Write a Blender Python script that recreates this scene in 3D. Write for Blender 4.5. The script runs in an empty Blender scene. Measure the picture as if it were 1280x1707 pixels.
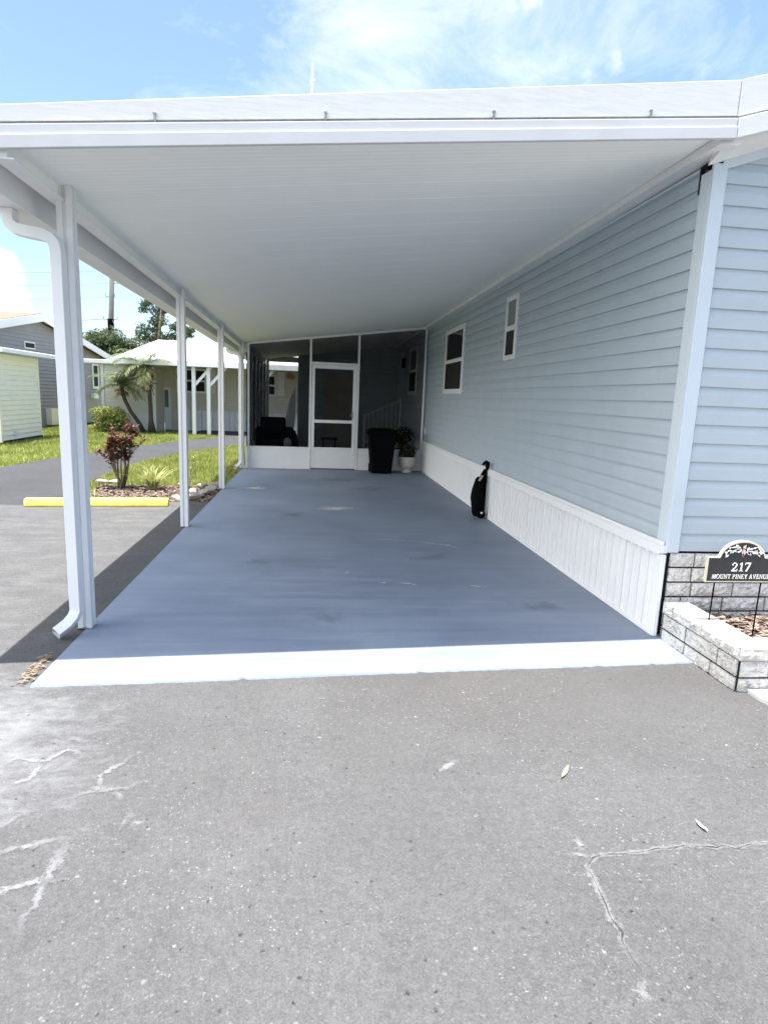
import bpy, bmesh, math, random
from mathutils import Vector, Matrix
rnd = random.Random(7)
C = bpy.context.scene.collection
# ------------------------------------------------------------------ camera model
F, CX, CY, H = 1031.56, 640.0, 853.5, 1.45
def _n(v):
    return Vector(v).normalized()
zc_ = _n((523-CX, 658-CY, F))
dn_ = Vector((417-CX, 6430-CY, F)); dn_ = (dn_ - zc_*dn_.dot(zc_)).normalized()
xr_ = dn_.cross(zc_)
R = Matrix((xr_, zc_, -dn_))          # camera (right, down, forward) -> world
def ray(p):
    return R @ Vector((p[0]-CX, p[1]-CY, F))
def atY(px, py, Y):
    r = ray((px, py)); return Vector((0, 0, H)) + r*(Y/r.y)
def atZ(px, py, z=0.0):
    r = ray((px, py)); return Vector((0, 0, H)) + r*((z-H)/r.z)
# ------------------------------------------------------------------ materials
class NT:
    def __init__(s, name):
        s.m = bpy.data.materials.new(name); s.m.use_nodes = True
        s.t = s.m.node_tree; s.t.nodes.clear()
        s.out = s.n('ShaderNodeOutputMaterial')
        s.co = None
    def n(s, k, **kw):
        nd = s.t.nodes.new(k)
        for a, b in kw.items(): setattr(nd, a, b)
        return nd
    def l(s, a, b): s.t.links.new(a, b)
    def coord(s):
        if s.co is None: s.co = s.n('ShaderNodeTexCoord').outputs['Object']
        return s.co
    def mapped(s, scale=(1, 1, 1), rot=(0, 0, 0), loc=(0, 0, 0)):
        m = s.n('ShaderNodeMapping'); s.l(s.coord(), m.inputs['Vector'])
        m.inputs['Scale'].default_value = scale; m.inputs['Rotation'].default_value = rot; m.inputs['Location'].default_value = loc
        return m.outputs[0]
    def noise(s, scale, detail=4, rough=.55, vec=None, dist=0):
        k = s.n('ShaderNodeTexNoise'); s.l(vec or s.coord(), k.inputs['Vector'])
        k.inputs['Scale'].default_value = scale; k.inputs['Detail'].default_value = detail
        k.inputs['Roughness'].default_value = rough; k.inputs['Distortion'].default_value = dist
        return k.outputs[0]
    def vor(s, scale, feature='F1', vec=None, out='Distance'):
        k = s.n('ShaderNodeTexVoronoi'); k.feature = feature; s.l(vec or s.coord(), k.inputs['Vector'])
        k.inputs['Scale'].default_value = scale
        return k.outputs[out]
    def ramp(s, v, stops):
        r = s.n('ShaderNodeValToRGB'); s.l(v, r.inputs[0])
        e = r.color_ramp.elements
        while len(e) < len(stops): e.new(0.5)
        for i, (p, c) in enumerate(stops):
            e[i].position = p
            e[i].color = (c, c, c, 1) if isinstance(c, (int, float)) else (*c, 1)
        return r.outputs[0]
    def mth(s, op, a, b=None, clamp=False):
        k = s.n('ShaderNodeMath', operation=op); k.use_clamp = clamp
        for i, v in enumerate((a, b)):
            if v is None: continue
            if isinstance(v, (int, float)): k.inputs[i].default_value = v
            else: s.l(v, k.inputs[i])
        return k.outputs[0]
    def mix(s, f, a, b, mode='MIX'):
        k = s.n('ShaderNodeMix', data_type='RGBA', blend_type=mode)
        for nm, v in (('Factor', f), ('A', a), ('B', b)):
            i = [x for x in k.inputs if x.name == nm and (x.type == ('VALUE' if nm == 'Factor' else 'RGBA'))][0]
            if isinstance(v, (int, float)): i.default_value = v if nm == 'Factor' else (v, v, v, 1)
            elif isinstance(v, tuple): i.default_value = (*v, 1)
            else: s.l(v, i)
        return [o for o in k.outputs if o.type == 'RGBA'][0]
    def bump(s, h, strength=.3, dist=.01):
        k = s.n('ShaderNodeBump'); k.inputs['Strength'].default_value = strength; k.inputs['Distance'].default_value = dist
        s.l(h, k.inputs['Height']); return k.outputs[0]
    def pbr(s, col, rough=.6, metal=0, normal=None, spec=.5, alpha=None):
        p = s.n('ShaderNodeBsdfPrincipled')
        for nm, v in (('Base Color', col), ('Roughness', rough), ('Metallic', metal), ('Specular IOR Level', spec)):
            i = p.inputs[nm]
            if isinstance(v, tuple): i.default_value = (*v, 1)
            elif isinstance(v, (int, float)): i.default_value = v
            else: s.l(v, i)
        if normal is not None: s.l(normal, p.inputs['Normal'])
        if alpha is not None: s.l(alpha, p.inputs['Alpha'])
        s.l(p.outputs[0], s.out.inputs[0]); s.p = p
        return s.m
def scl(c, k): return tuple(min(1, x*k) for x in c)
def simple(name, col, rough=.5, var=.12, scale=6, bump=.05, bscale=60, spec=.4, metal=0, dirt=0):
    t = NT(name)
    n = t.noise(scale, 5, .6)
    c = t.ramp(n, [(.3, scl(col, 1-var)), (.7, scl(col, 1+var))])
    if dirt:
        d = t.ramp(t.noise(1.7, 8, .7, vec=t.mapped((1, 1, 2.5))), [(.52, 0.0), (.75, dirt)])
        c = t.mix(d, c, scl(col, .55), 'MIX')
    nm = t.bump(t.noise(bscale, 3), bump, .004) if bump else None
    return t.pbr(c, rough, metal, nm, spec)
M = {}
M['white'] = simple('white_painted_aluminium', (.76, .765, .77), .42, .03, 4, .03, 30, .5, dirt=.10)
M['white_old'] = simple('weathered_white_paint', (.71, .715, .71), .55, .05, 7, .08, 40, .4, dirt=.3)
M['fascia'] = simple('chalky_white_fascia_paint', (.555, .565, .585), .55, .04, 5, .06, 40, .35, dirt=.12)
def edgemat():
    t = NT('brushed_roof_edge_coating')
    a = t.noise(1.0, 6, .7, vec=t.mapped((6, 30, 60))); b = t.noise(1.4, 4, .6, vec=t.mapped((1, 1, .3)))
    c = t.ramp(t.mth('ADD', t.mth('MULTIPLY', a, .8), t.mth('MULTIPLY', b, .2)), [(.36, (.60, .61, .62)), (.5, (.645, .655, .665)), (.62, (.69, .695, .70))])
    return t.pbr(c, .6, 0, t.bump(a, .15, .003), .3)
M['edge'] = edgemat()
M['skirt'] = simple('white_skirting_vinyl', (.76, .77, .785), .5, .015, 3, .03, 30, .4, dirt=0)
M['seam'] = simple('dark_grey_seam', (.16, .16, .165), .8, .2, 20, .1)  # dark colour stands in for the shadow line between fascia tiers
M['soffit'] = simple('white_roof_pan', (.88, .895, .87), .5, .02, 2, .02, 40, .4, dirt=.04)
M['blue'] = simple('blue_grey_vinyl_siding', (.412, .475, .530), .5, .03, 3, .10, 90, .35, dirt=.10)
M['bluetrim'] = simple('pale_blue_vinyl_trim', (.54, .61, .67), .5, .03, 3, .04, 60, .35)
M['black'] = simple('black_plastic', (.004, .004, .005), .7, .2, 8, .05, 60, .03)
M['blackfab'] = simple('black_nylon', (.004, .004, .005), .9, .3, 20, .3, 120, .05)
M['grey'] = simple('grey_metal', (.35, .35, .36), .4, .08, 10, .03, 60, .5, metal=.6)
M['cream'] = simple('cream_vinyl_siding', (.86, .82, .70), .55, .03, 2, .04, 60, .3, dirt=.1)
M['greysid'] = simple('grey_vinyl_siding', (.30, .295, .305), .55, .05, 2, .04, 60, .3)
M['tan'] = simple('tan_vinyl_siding', (.58, .54, .45), .55, .04, 2, .04, 60, .3, dirt=.1)
M['paletan'] = simple('pale_tan_vinyl_siding', (.70, .68, .62), .55, .04, 2, .04, 60, .3, dirt=.1)
M['shingle'] = simple('tan_shingle', (.20, .15, .112), .85, .25, 14, .3, 60, .2)
M['dark'] = simple('dark_carpet', (.012, .013, .016), .9, .3, 20, .2, 90, .1)
M['pot'] = simple('mottled_white_ceramic', (.55, .54, .50), .5, .18, 18, .1, 40, .4, dirt=.3)
M['bark'] = simple('grey_brown_bark', (.16, .13, .10), .9, .35, 9, .6, 30, .2)
M['palmbark'] = simple('ringed_palm_bark', (.075, .062, .05), .9, .35, 12, .7, 22, .2)
M['husk'] = simple('dry_brown_husk', (.30, .17, .09), .9, .4, 12, .4, 40, .2)
M['pole'] = simple('weathered_pole_wood', (.13, .125, .12), .85, .2, 5, .3, 40, .2)
M['yellow'] = simple('yellow_kerb_paint', (.82, .68, .13), .65, .14, 9, .25, 60, .3, dirt=.5)
M['concrete'] = simple('pale_concrete', (.52, .50, .47), .85, .1, 5, .25, 70, .2, dirt=.4)
M['shedpanel'] = simple('taupe_metal_door', (.46, .42, .38), .6, .08, 3, .04, 40, .3)
M['cardinal'] = simple('pink_red_enamel', (.66, .48, .49), .5, .2, 40, 0)
M['gold'] = simple('cream_gold_edge', (.70, .63, .48), .45, .06, 10, .02)
M['signblack'] = simple('black_sign_face', (.018, .019, .022), .45, .2, 10, .04, 80)
M['ivory'] = simple('white_lettering', (.84, .84, .82), .5, .02, 10, 0)
M['leafdry'] = simple('dry_leaf', (.19, .14, .095), .8, .45, 9, .1)
M['leafpale'] = simple('bleached_leaf', (.42, .34, .24), .8, .15, 60, .1)
M['mulch'] = simple('brown_mulch', (.13, .085, .065), .95, .55, 28, .8, 30, .1)
M['cloth'] = simple('white_canvas', (.86, .86, .85), .8, .06, 8, .2, 40, .2)
M['wood'] = simple('brown_wood', (.16, .09, .05), .7, .3, 10, .2, 40)
def clothmat():
    t = NT('white_umbrella_canvas')
    n = t.noise(9, 4); c = t.ramp(n, [(.3, (.80, .80, .79)), (.7, (.88, .88, .87))])
    d = t.n('ShaderNodeBsdfDiffuse'); tr = t.n('ShaderNodeBsdfTranslucent'); t.l(c, d.inputs[0]); t.l(c, tr.inputs[0])
    mx = t.n('ShaderNodeMixShader'); mx.inputs[0].default_value = .55; t.l(d.outputs[0], mx.inputs[1]); t.l(tr.outputs[0], mx.inputs[2]); t.l(mx.outputs[0], t.out.inputs[0])
    return t.m
M['canvas'] = clothmat()
def leafmat(name, c1, c2, c3, scale=2.2):
    t = NT(name)
    n = t.noise(scale, 4, .7)
    n2 = t.noise(scale*9, 2, .5)
    c = t.ramp(t.mth('ADD', t.mth('MULTIPLY', n, .6), t.mth('MULTIPLY', n2, .4)), [(.34, c1), (.5, c2), (.66, c3)])
    p = t.n('ShaderNodeBsdfPrincipled'); t.l(c, p.inputs['Base Color']); p.inputs['Roughness'].default_value = .55
    p.inputs['Specular IOR Level'].default_value = .35
    tr = t.n('ShaderNodeBsdfTranslucent'); t.l(c, tr.inputs[0])
    mx = t.n('ShaderNodeMixShader'); mx.inputs[0].default_value = .3
    t.l(p.outputs[0], mx.inputs[1]); t.l(tr.outputs[0], mx.inputs[2]); t.l(mx.outputs[0], t.out.inputs[0])
    return t.m
M['grass'] = leafmat('turf_grass', (.15, .19, .045), (.26, .30, .075), (.42, .43, .15), 1.1)
M['hedge'] = leafmat('hedge_leaf', (.08, .11, .03), (.24, .28, .07), (.48, .48, .16), 5)
M['palm'] = leafmat('palm_leaflet', (.09, .13, .05), (.17, .21, .09), (.34, .36, .18), 4)
M['treeleaf'] = leafmat('tree_leaf', (.035, .055, .03), (.07, .10, .045), (.15, .18, .08), 1.2)
M['pineleaf'] = leafmat('pine_needle', (.03, .055, .03), (.06, .10, .045), (.13, .18, .07), 1.5)
M['croton'] = leafmat('croton_leaf', (.045, .016, .014), (.10, .032, .024), (.30, .20, .09), 9)
M['spiky'] = leafmat('strap_leaf', (.16, .20, .06), (.40, .42, .16), (.62, .60, .30), 12)
M['potleaf'] = leafmat('dark_pot_leaf', (.012, .022, .010), (.028, .045, .020), (.07, .09, .04), 14)
# asphalt -------------------------------------------------------------
def asphalt(name, base, speck=True, stains=True):
    t = NT(name)
    fine = t.noise(190, 3, .75)
    med = t.noise(48, 6, .7)
    big = t.noise(1.1, 6, .62, dist=.3)
    streak = t.noise(1.0, 5, .6, vec=t.mapped((5, 50, 1), (0, 0, .5)))
    v = t.mth('ADD', t.mth('MULTIPLY', fine, .50), t.mth('MULTIPLY', med, .24))
    v = t.mth('ADD', v, t.mth('MULTIPLY', big, .18)); v = t.mth('ADD', v, t.mth('MULTIPLY', streak, .08))
    c = t.ramp(v, [(.36, scl(base, .58)), (.50, base), (.64, scl(base, 1.50))])
    xs = t.n('ShaderNodeSeparateXYZ'); t.l(t.coord(), xs.inputs[0])
    # warp for irregular chips
    wv = t.n('ShaderNodeTexNoise'); t.l(t.coord(), wv.inputs['Vector']); wv.inputs['Scale'].default_value = 120; wv.inputs['Detail'].default_value = 2
    wm = t.n('ShaderNodeVectorMath', operation='SCALE'); t.l(wv.outputs['Color'], wm.inputs[0]); wm.inputs['Scale'].default_value = .016
    wa = t.n('ShaderNodeVectorMath', operation='ADD'); t.l(t.coord(), wa.inputs[0]); t.l(wm.outputs[0], wa.inputs[1])
    if stains:
        sp = t.n('ShaderNodeMapping'); t.l(t.coord(), sp.inputs[0])
        sp.inputs['Location'].default_value = (1.85*.75, -2.35*.9, 0); sp.inputs['Scale'].default_value = (.75, .9, 0)
        ln = t.n('ShaderNodeVectorMath', operation='LENGTH'); t.l(sp.outputs[0], ln.inputs[0])
        m = t.mth('SUBTRACT', 1.0, ln.outputs['Value'], True)
        nn = t.noise(5.5, 10, .78, vec=t.mapped((1, 1.8, 1), (0, 0, -.5)), dist=.25)
        k = t.ramp(t.mth('ADD', t.mth('MULTIPLY', m, .64), nn), [(.64, 0.0), (1.0, .85)])
        c = t.mix(k, c, (.235, .24, .255))
        k2 = t.ramp(t.noise(2.6, 7, .7, vec=t.mapped((1, 2.2, 1), (0, 0, -.35)), dist=.4), [(.47, 0.0), (.75, .6)])
        gx = t.ramp(t.mth('ADD', t.mth('MULTIPLY', xs.outputs[0], -1.0), -1.0), [(.15, 0.0), (.9, 1.0)])
        gy = t.ramp(t.mth('MULTIPLY', xs.outputs[1], .2), [(.5, 0.0), (.75, 1.0)])
        c = t.mix(t.mth('MULTIPLY', t.mth('MULTIPLY', k2, gx), gy), c, (.168, .168, .169))
        # browner worn band along the front of the slab
        bd = t.ramp(t.mth('ADD', t.mth('MULTIPLY', xs.outputs[1], .25), t.mth('MULTIPLY', t.noise(1.3, 4), .22)), [(.64, 0.0), (.82, .55)])
        c = t.mix(t.mth('MULTIPLY', bd, t.ramp(xs.outputs[0], [(0.0, 0.0), (.12, 1.0)])), c, scl((.076, .074, .073), 1))
        k3 = t.ramp(t.noise(1.6, 5, .7, vec=t.mapped(loc=(3.7, 1.2, 0))), [(.56, 0.0), (.74, .30)])
        c = t.mix(k3, c, (.108, .098, .095))
        k4 = t.ramp(t.noise(2.2, 6, .7, vec=t.mapped(loc=(-2.1, 5.2, 0)), dist=.5), [(.56, 0.0), (.78, .45)])
        c = t.mix(k4, c, (.125, .128, .130))
        k5 = t.ramp(t.noise(1.15, 6, .7, vec=t.mapped(loc=(6.2, -3.1, 0)), dist=.6), [(.57, 0.0), (.74, .30)])
        c = t.mix(k5, c, (.062, .063, .065))
    if speck:
        dens = t.ramp(t.noise(1.5, 5, .65, vec=t.mapped(loc=(1.3, .4, 0))), [(.38, .15), (.62, 1.0)])
        cell = t.vor(95, vec=wa.outputs[0], out='Color'); d = t.vor(95, vec=wa.outputs[0])
        sx = t.n('ShaderNodeSeparateColor'); t.l(cell, sx.inputs[0])
        on = t.ramp(sx.outputs[0], [(.76, 0.0), (.95, 1.0)])
        sz = t.ramp(d, [(.12, 1.0), (.42, 0.0)])
        c = t.mix(t.mth('MULTIPLY', t.mth('MULTIPLY', t.mth('MULTIPLY', on, sz), dens), .75), c, (.30, .30, .30))
        cell2 = t.vor(30, vec=wa.outputs[0], out='Color'); d2 = t.vor(30, vec=wa.outputs[0])
        s2 = t.n('ShaderNodeSeparateColor'); t.l(cell2, s2.inputs[0])
        on2 = t.ramp(s2.outputs[1], [(.945, 0.0), (.98, .9)])
        sz2 = t.ramp(t.mth('ADD', d2, t.mth('MULTIPLY', med, .35)), [(.26, 1.0), (.42, 0.0)])
        c = t.mix(t.mth('MULTIPLY', t.mth('MULTIPLY', on2, sz2), dens), c, (.33, .325, .31))
        on3 = t.ramp(s2.outputs[2], [(.93, 0.0), (.96, .85)])
        c = t.mix(t.mth('MULTIPLY', on3, t.ramp(t.mth('ADD', d2, t.mth('MULTIPLY', med, .3)), [(.2, 1.0), (.36, 0.0)])), c, (.022, .022, .022))
    h = t.mth('ADD', fine, t.mth('MULTIPLY', t.vor(130, vec=wa.outputs[0]), .9))
    return t.pbr(c, .92, 0, t.bump(h, .6, .005), .2)
M['asphalt'] = asphalt('weathered_asphalt', (.090, .0905, .093))
M['sealed'] = asphalt('sealed_asphalt', (.055, .056, .060), True, False)
M['turfbase'] = simple('lawn_soil', (.19, .21, .07), .95, .4, 9, .4, 30, .1)
M['far'] = simple('distant_grassland', (.12, .15, .05), .95, .3, .4, 0, 30, .1)
def slabmat():
    t = NT('blue_grey_floor_paint')
    base = (.190, .230, .305)
    n = t.noise(.8, 6, .6); n2 = t.noise(2.2, 6, .65, vec=t.mapped((.5, 5, 1), (0, 0, .12)), dist=.3); n3 = t.noise(90, 3, .6)
    v = t.mth('ADD', t.mth('MULTIPLY', n, .4), t.mth('ADD', t.mth('MULTIPLY', n2, .42), t.mth('MULTIPLY', n3, .18)))
    c = t.ramp(v, [(.34, scl(base, .72)), (.5, base), (.66, (.265, .305, .375))])
    k = t.ramp(t.noise(3.0, 8, .75, vec=t.mapped((.6, 3.2, 1), (0, 0, -.2)), dist=.6), [(.64, 0.0), (.8, .35)])
    c = t.mix(k, c, (.32, .34, .38))
    k = t.ramp(t.noise(2.3, 7, .75, vec=t.mapped((1, 2, 1), (0, 0, .5), (4, 2, 0))), [(.62, 0.0), (.8, .4)])
    c = t.mix(k, c, (.13, .145, .18))
    r = t.ramp(n2, [(.3, .48), (.7, .68)])
    return t.pbr(c, r, 0, t.bump(t.mth('ADD', t.noise(160, 3), t.mth('MULTIPLY', n2, 1.5)), .16, .003), .4)
M['slab'] = slabmat()
def stonemat():
    t = NT('split_face_stone')
    n = t.noise(26, 6, .75, vec=t.mapped((1, 1, 1.8), (.3, .2, 0)), dist=.5); n2 = t.noise(6, 3)
    v = t.mth('ADD', t.mth('MULTIPLY', n, .75), t.mth('MULTIPLY', n2, .25))
    c = t.ramp(v, [(.32, (.17, .168, .165)), (.42, (.42, .41, .40)), (.50, (.66, .65, .63)), (.7, (.78, .77, .75))])
    return t.pbr(c, .9, 0, t.bump(t.mth('ADD', n, t.noise(60, 4)), .9, .014), .2)
M['stone'] = stonemat()
M['capstone'] = simple('cast_cap_stone', (.46, .44, .41), .9, .22, 14, .4, 60, .2, dirt=.45)
M['mortar'] = simple('black_joint', (.012, .012, .012), .95, .2, 20, .1)
M['rock'] = simple('garden_rock', (.34, .31, .28), .9, .35, 8, .6, 20, .2)
def glassmat(name, col=(.012, .016, .018)):
    t = NT(name)
    return t.pbr(col, .06, 0, None, .6)
M['glass'] = glassmat('dark_window_glass')
M['lowglass'] = simple('dark_insect_screen', (.008, .009, .010), .7, .1, 10, 0)
M['greyglass'] = glassmat('grey_frosted_glass', (.16, .18, .18))
def screenmat(nm='insect_screen_mesh', k0=.38, k1=.44):
    t = NT(nm)
    tr = t.n('ShaderNodeBsdfTransparent'); d = t.n('ShaderNodeBsdfDiffuse'); d.inputs[0].default_value = (.006, .007, .008, 1)
    mx = t.n('ShaderNodeMixShader')
    v = t.ramp(t.noise(8, 3), [(.3, k0), (.7, k1)])
    t.l(v, mx.inputs[0]); t.l(tr.outputs[0], mx.inputs[1]); t.l(d.outputs[0], mx.inputs[2]); t.l(mx.outputs[0], t.out.inputs[0])
    return t.m
M['screen'] = screenmat()
M['thinscreen'] = screenmat('fine_back_screen', .08, .12)
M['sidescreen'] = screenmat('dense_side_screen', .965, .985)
def decal(name, white, dark, amount, nscale, core=True):
    t = NT(name)
    at = t.n('ShaderNodeAttribute'); at.attribute_name = 'd'
    s = t.n('ShaderNodeSeparateColor'); t.l(at.outputs['Color'], s.inputs[0])
    n = t.noise(nscale, 6, .75, dist=.4)
    a = t.mth('ADD', t.mth('SUBTRACT', 1.0, s.outputs[0]), t.mth('MULTIPLY', t.mth('SUBTRACT', n, .5), 2.6))
    a = t.mth('MULTIPLY', t.mth('MULTIPLY', t.ramp(a, [(.42, 0.0), (.85, 1.0)]), s.outputs[1]), amount)
    c = white
    if core:
        k = t.ramp(t.mth('ADD', s.outputs[0], t.mth('MULTIPLY', t.mth('SUBTRACT', t.noise(nscale*.6, 3), .5), .5)), [(.03, .9), (.15, 0.0)])
        c = t.mix(k, white, dark)
    return t.pbr(c, .9, 0, None, .2, alpha=a)
M['crack'] = decal('asphalt_crack', (.21, .21, .215), (.025, .025, .025), .62, 42)
M['stain'] = decal('white_mineral_crack', (.23, .233, .24), (.4, .4, .4), .7, 48, False)
M['scuff_sheen'] = decal('scuff_and_sheen', (.60, .60, .61), (.4, .4, .4), .85, 30, False)
M['smudge'] = decal('dark_smudge', (.14, .155, .19), (.1, .1, .1), .22, 7, False)
# ------------------------------------------------------------------ mesh builder
BASE = {}
class MB:
    def __init__(s): s.v = []; s.f = []; s.d = None; s.sm = False
    def add(s, vs, fs):
        o = len(s.v); s.v += [tuple(v) for v in vs]; s.f += [tuple(i+o for i in f) for f in fs]; return s
    def quad(s, a, b, c, d): return s.add([a, b, c, d], [(0, 1, 2, 3)])
    def box(s, x0, x1, y0, y1, z0, z1):
        vs = [(x, y, z) for z in (z0, z1) for y in (y0, y1) for x in (x0, x1)]
        return s.hexa(vs)
    def hexa(s, vs):
        return s.add(vs, [(0, 2, 3, 1), (4, 5, 7, 6), (0, 1, 5, 4), (2, 6, 7, 3), (0, 4, 6, 2), (1, 3, 7, 5)])
    def obox(s, o, u, v, w, a, b, c):
        """box from corner o along unit dirs u, v, w with lengths a, b, c"""
        o, u, v, w = Vector(o), Vector(u)*a, Vector(v)*b, Vector(w)*c
        return s.hexa([o+u*i+v*j+w*k for k in (0, 1) for j in (0, 1) for i in (0, 1)])
    def prism(s, prof, p0, p1, caps=True):
        """prof: list of 3D offsets; extruded from p0 to p1"""
        n = len(prof); p0, p1 = Vector(p0), Vector(p1)
        vs = [p0+Vector(q) for q in prof]+[p1+Vector(q) for q in prof]
        fs = [(i, (i+1) % n, n+(i+1) % n, n+i) for i in range(n)]
        if caps: fs += [tuple(range(n))[::-1], tuple(range(n, 2*n))]
        return s.add(vs, fs)
    def tube(s, pts, r, n=8, square=False, caps=True, r2=None):
        pts = [Vector(p) for p in pts]; k = len(pts)
        rs = r if isinstance(r, (list, tuple)) else [r]*k
        rings = []; up = None
        for i, p in enumerate(pts):
            d = (pts[min(i+1, k-1)]-pts[max(i-1, 0)]).normalized()
            if up is None:
                up = Vector((0, 1, 0)) if abs(d.y) < .8 else Vector((1, 0, 0))
            sd = d.cross(up)
            if sd.length < 1e-4: sd = d.cross(Vector((1, .2, 0)))
            sd.normalize(); up = sd.cross(d).normalized()
            ring = []
            for j in range(4 if square else n):
                if square:
                    q = sd*(rs[i]*(1 if j in (0, 3) else -1)) + up*((r2 or rs[i])*(1 if j in (0, 1) else -1))
                else:
                    a = 2*math.pi*j/n; q = sd*(rs[i]*math.cos(a))+up*(rs[i]*math.sin(a))
                ring.append(p+q)
            rings.append(ring)
        m = len(rings[0]); vs = [q for rg in rings for q in rg]
        fs = [(i*m+j, i*m+(j+1) % m, (i+1)*m+(j+1) % m, (i+1)*m+j) for i in range(k-1) for j in range(m)]
        if caps: fs += [tuple(range(m))[::-1], tuple(range((k-1)*m, k*m))]
        return s.add(vs, fs)
    def lathe(s, c, prof, n=24):
        c = Vector(c); m = len(prof)
        vs = [c+Vector((r*math.cos(2*math.pi*j/n), r*math.sin(2*math.pi*j/n), z)) for r, z in prof for j in range(n)]
        fs = [(i*n+j, i*n+(j+1) % n, (i+1)*n+(j+1) % n, (i+1)*n+j) for i in range(m-1) for j in range(n)]
        fs += [tuple(range(n))[::-1], tuple(range((m-1)*n, m*n))]
        return s.add(vs, fs)
    def poly(s, pts, z0, z1=None):
        n = len(pts)
        if z1 is None: return s.add([(x, y, z0) for x, y in pts], [tuple(range(n))])
        return s.add([(x, y, z0) for x, y in pts]+[(x, y, z1) for x, y in pts],
                     [tuple(range(n))[::-1], tuple(range(n, 2*n))]+[(i, (i+1) % n, n+(i+1) % n, n+i) for i in range(n)])
    def build(s, name, mat, parent=None, smooth=False, bevel=0, fix=True, **props):
        me = bpy.data.meshes.new(name)
        b = BASE.get(parent.name, Vector()) if parent else Vector()
        org = s.org if hasattr(s, 'org') and not parent else Vector()
        sh = b if parent else org
        me.from_pydata([Vector(v)-sh for v in s.v], [], s.f)
        if fix:
            bm = bmesh.new(); bm.from_mesh(me)
            bmesh.ops.recalc_face_normals(bm, faces=bm.faces); bm.to_mesh(me); bm.free()
        me.materials.append(mat)
        if s.d is not None:
            at = me.color_attributes.new('d', 'FLOAT_COLOR', 'POINT')
            for i, q in enumerate(s.d): at.data[i].color = (*q, 0, 1)
        if smooth:
            for p in me.polygons: p.use_smooth = True
        o = bpy.data.objects.new(name, me); C.objects.link(o)
        if parent: o.parent = parent; BASE[o.name] = b
        else: o.location = org; BASE[o.name] = Vector(org)
        if bevel:
            md = o.modifiers.new('bevel', 'BEVEL'); md.width = bevel; md.segments = 2; md.limit_method = 'ANGLE'
        for k, v in props.items(): o[k] = v
        return o
def at_org(mb, p): mb.org = Vector(p); return mb
def thing(name, label, cat, loc, group=None):
    o = bpy.data.objects.new(name, None); C.objects.link(o); o.location = loc
    o.empty_display_size = .1
    o['label'] = label; o['category'] = cat
    if group: o['group'] = group
    BASE[o.name] = Vector(loc); return o
def tag(o, label, cat, group=None):
    o['label'] = label; o['category'] = cat
    if group: o['group'] = group
    return o
# lapped siding: strips along u from o, outward n, stacked from z0 to z1; clip(z)->(a,b) range along u
def siding(o, u, n, length, z0, z1, lap=.1135, proud=.0145, clip=None, dutch=True):
    m = MB(); o, u, n = Vector(o), Vector(u).normalized(), Vector(n).normalized()
    k = max(1, round((z1-z0)/lap)); lap = (z1-z0)/k
    for i in range(k):
        za = z0+i*lap
        prof = [(.000, 0), (proud, 0), (proud*.92, lap*.58), (proud*.22, lap*.80), (0.0, lap)] if dutch else [(0, 0), (proud, 0), (0.001, lap)]
        rows = []
        for (d, dz) in prof:
            a, b = clip(za+dz) if clip else (0, length)
            if b < a: a = b = (a+b)/2
            z = za+dz
            rows.append((o+u*a+n*d+Vector((0, 0, z)), o+u*b+n*d+Vector((0, 0, z))))
        for j in range(len(rows)-1):
            if (rows[j][1]-rows[j][0]).length < .004 and (rows[j+1][1]-rows[j+1][0]).length < .004: continue
            m.quad(rows[j][0], rows[j][1], rows[j+1][1], rows[j+1][0])
    return m
def strip(paths, w, z, mb=None):
    """flat decal ribbons following ground polylines, with an across-distance attribute"""
    mb = mb or MB(); mb.d = mb.d or []
    for pts in paths:
        P = []
        for i in range(len(pts)-1):
            a, b = Vector((*pts[i][:2], z)), Vector((*pts[i+1][:2], z))
            k = max(1, int((b-a).length/.03))
            for j in range(k): P.append(a.lerp(b, j/k)+Vector((rnd.gauss(0, .0035), rnd.gauss(0, .0035), 0)))
        P.append(Vector((*pts[-1][:2], z)))
        k = len(P); prev = None
        for i, p in enumerate(P):
            d = (P[min(i+1, k-1)]-P[max(i-1, 0)]).normalized(); sd = Vector((-d.y, d.x, 0))
            ww = w*(.75+.5*rnd.random()); al = min(1, i/4, (k-1-i)/4) if k > 6 else (0 if i in (0, k-1) else 1)
            i0 = len(mb.v)
            mb.v += [tuple(p+sd*ww), tuple(p), tuple(p-sd*ww)]
            mb.d += [(1, al), (0, al), (1, al)]
            if prev is not None: mb.f += [(prev, prev+1, i0+1, i0), (prev+1, prev+2, i0+2, i0+1)]
            prev = i0
    return mb
def blob(mb, cx, cy, rx, ry, z, ang=0):
    mb.d = mb.d if mb.d is not None else []
    i0 = len(mb.v); n = 20
    mb.v.append((cx, cy, z)); mb.d.append((0, 1))
    for kx, dd in ((.5, .5), (1, 1)):
        for j in range(n):
            a = 2*math.pi*j/n; x, y = rx*kx*math.cos(a), ry*kx*math.sin(a)
            mb.v.append((cx+x*math.cos(ang)-y*math.sin(ang), cy+x*math.sin(ang)+y*math.cos(ang), z)); mb.d.append((dd, 1))
    for j in range(n):
        q = (j+1) % n
        mb.f += [(i0, i0+1+j, i0+1+q), (i0+1+j, i0+1+n+j, i0+1+n+q, i0+1+q)]
    return mb
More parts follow.
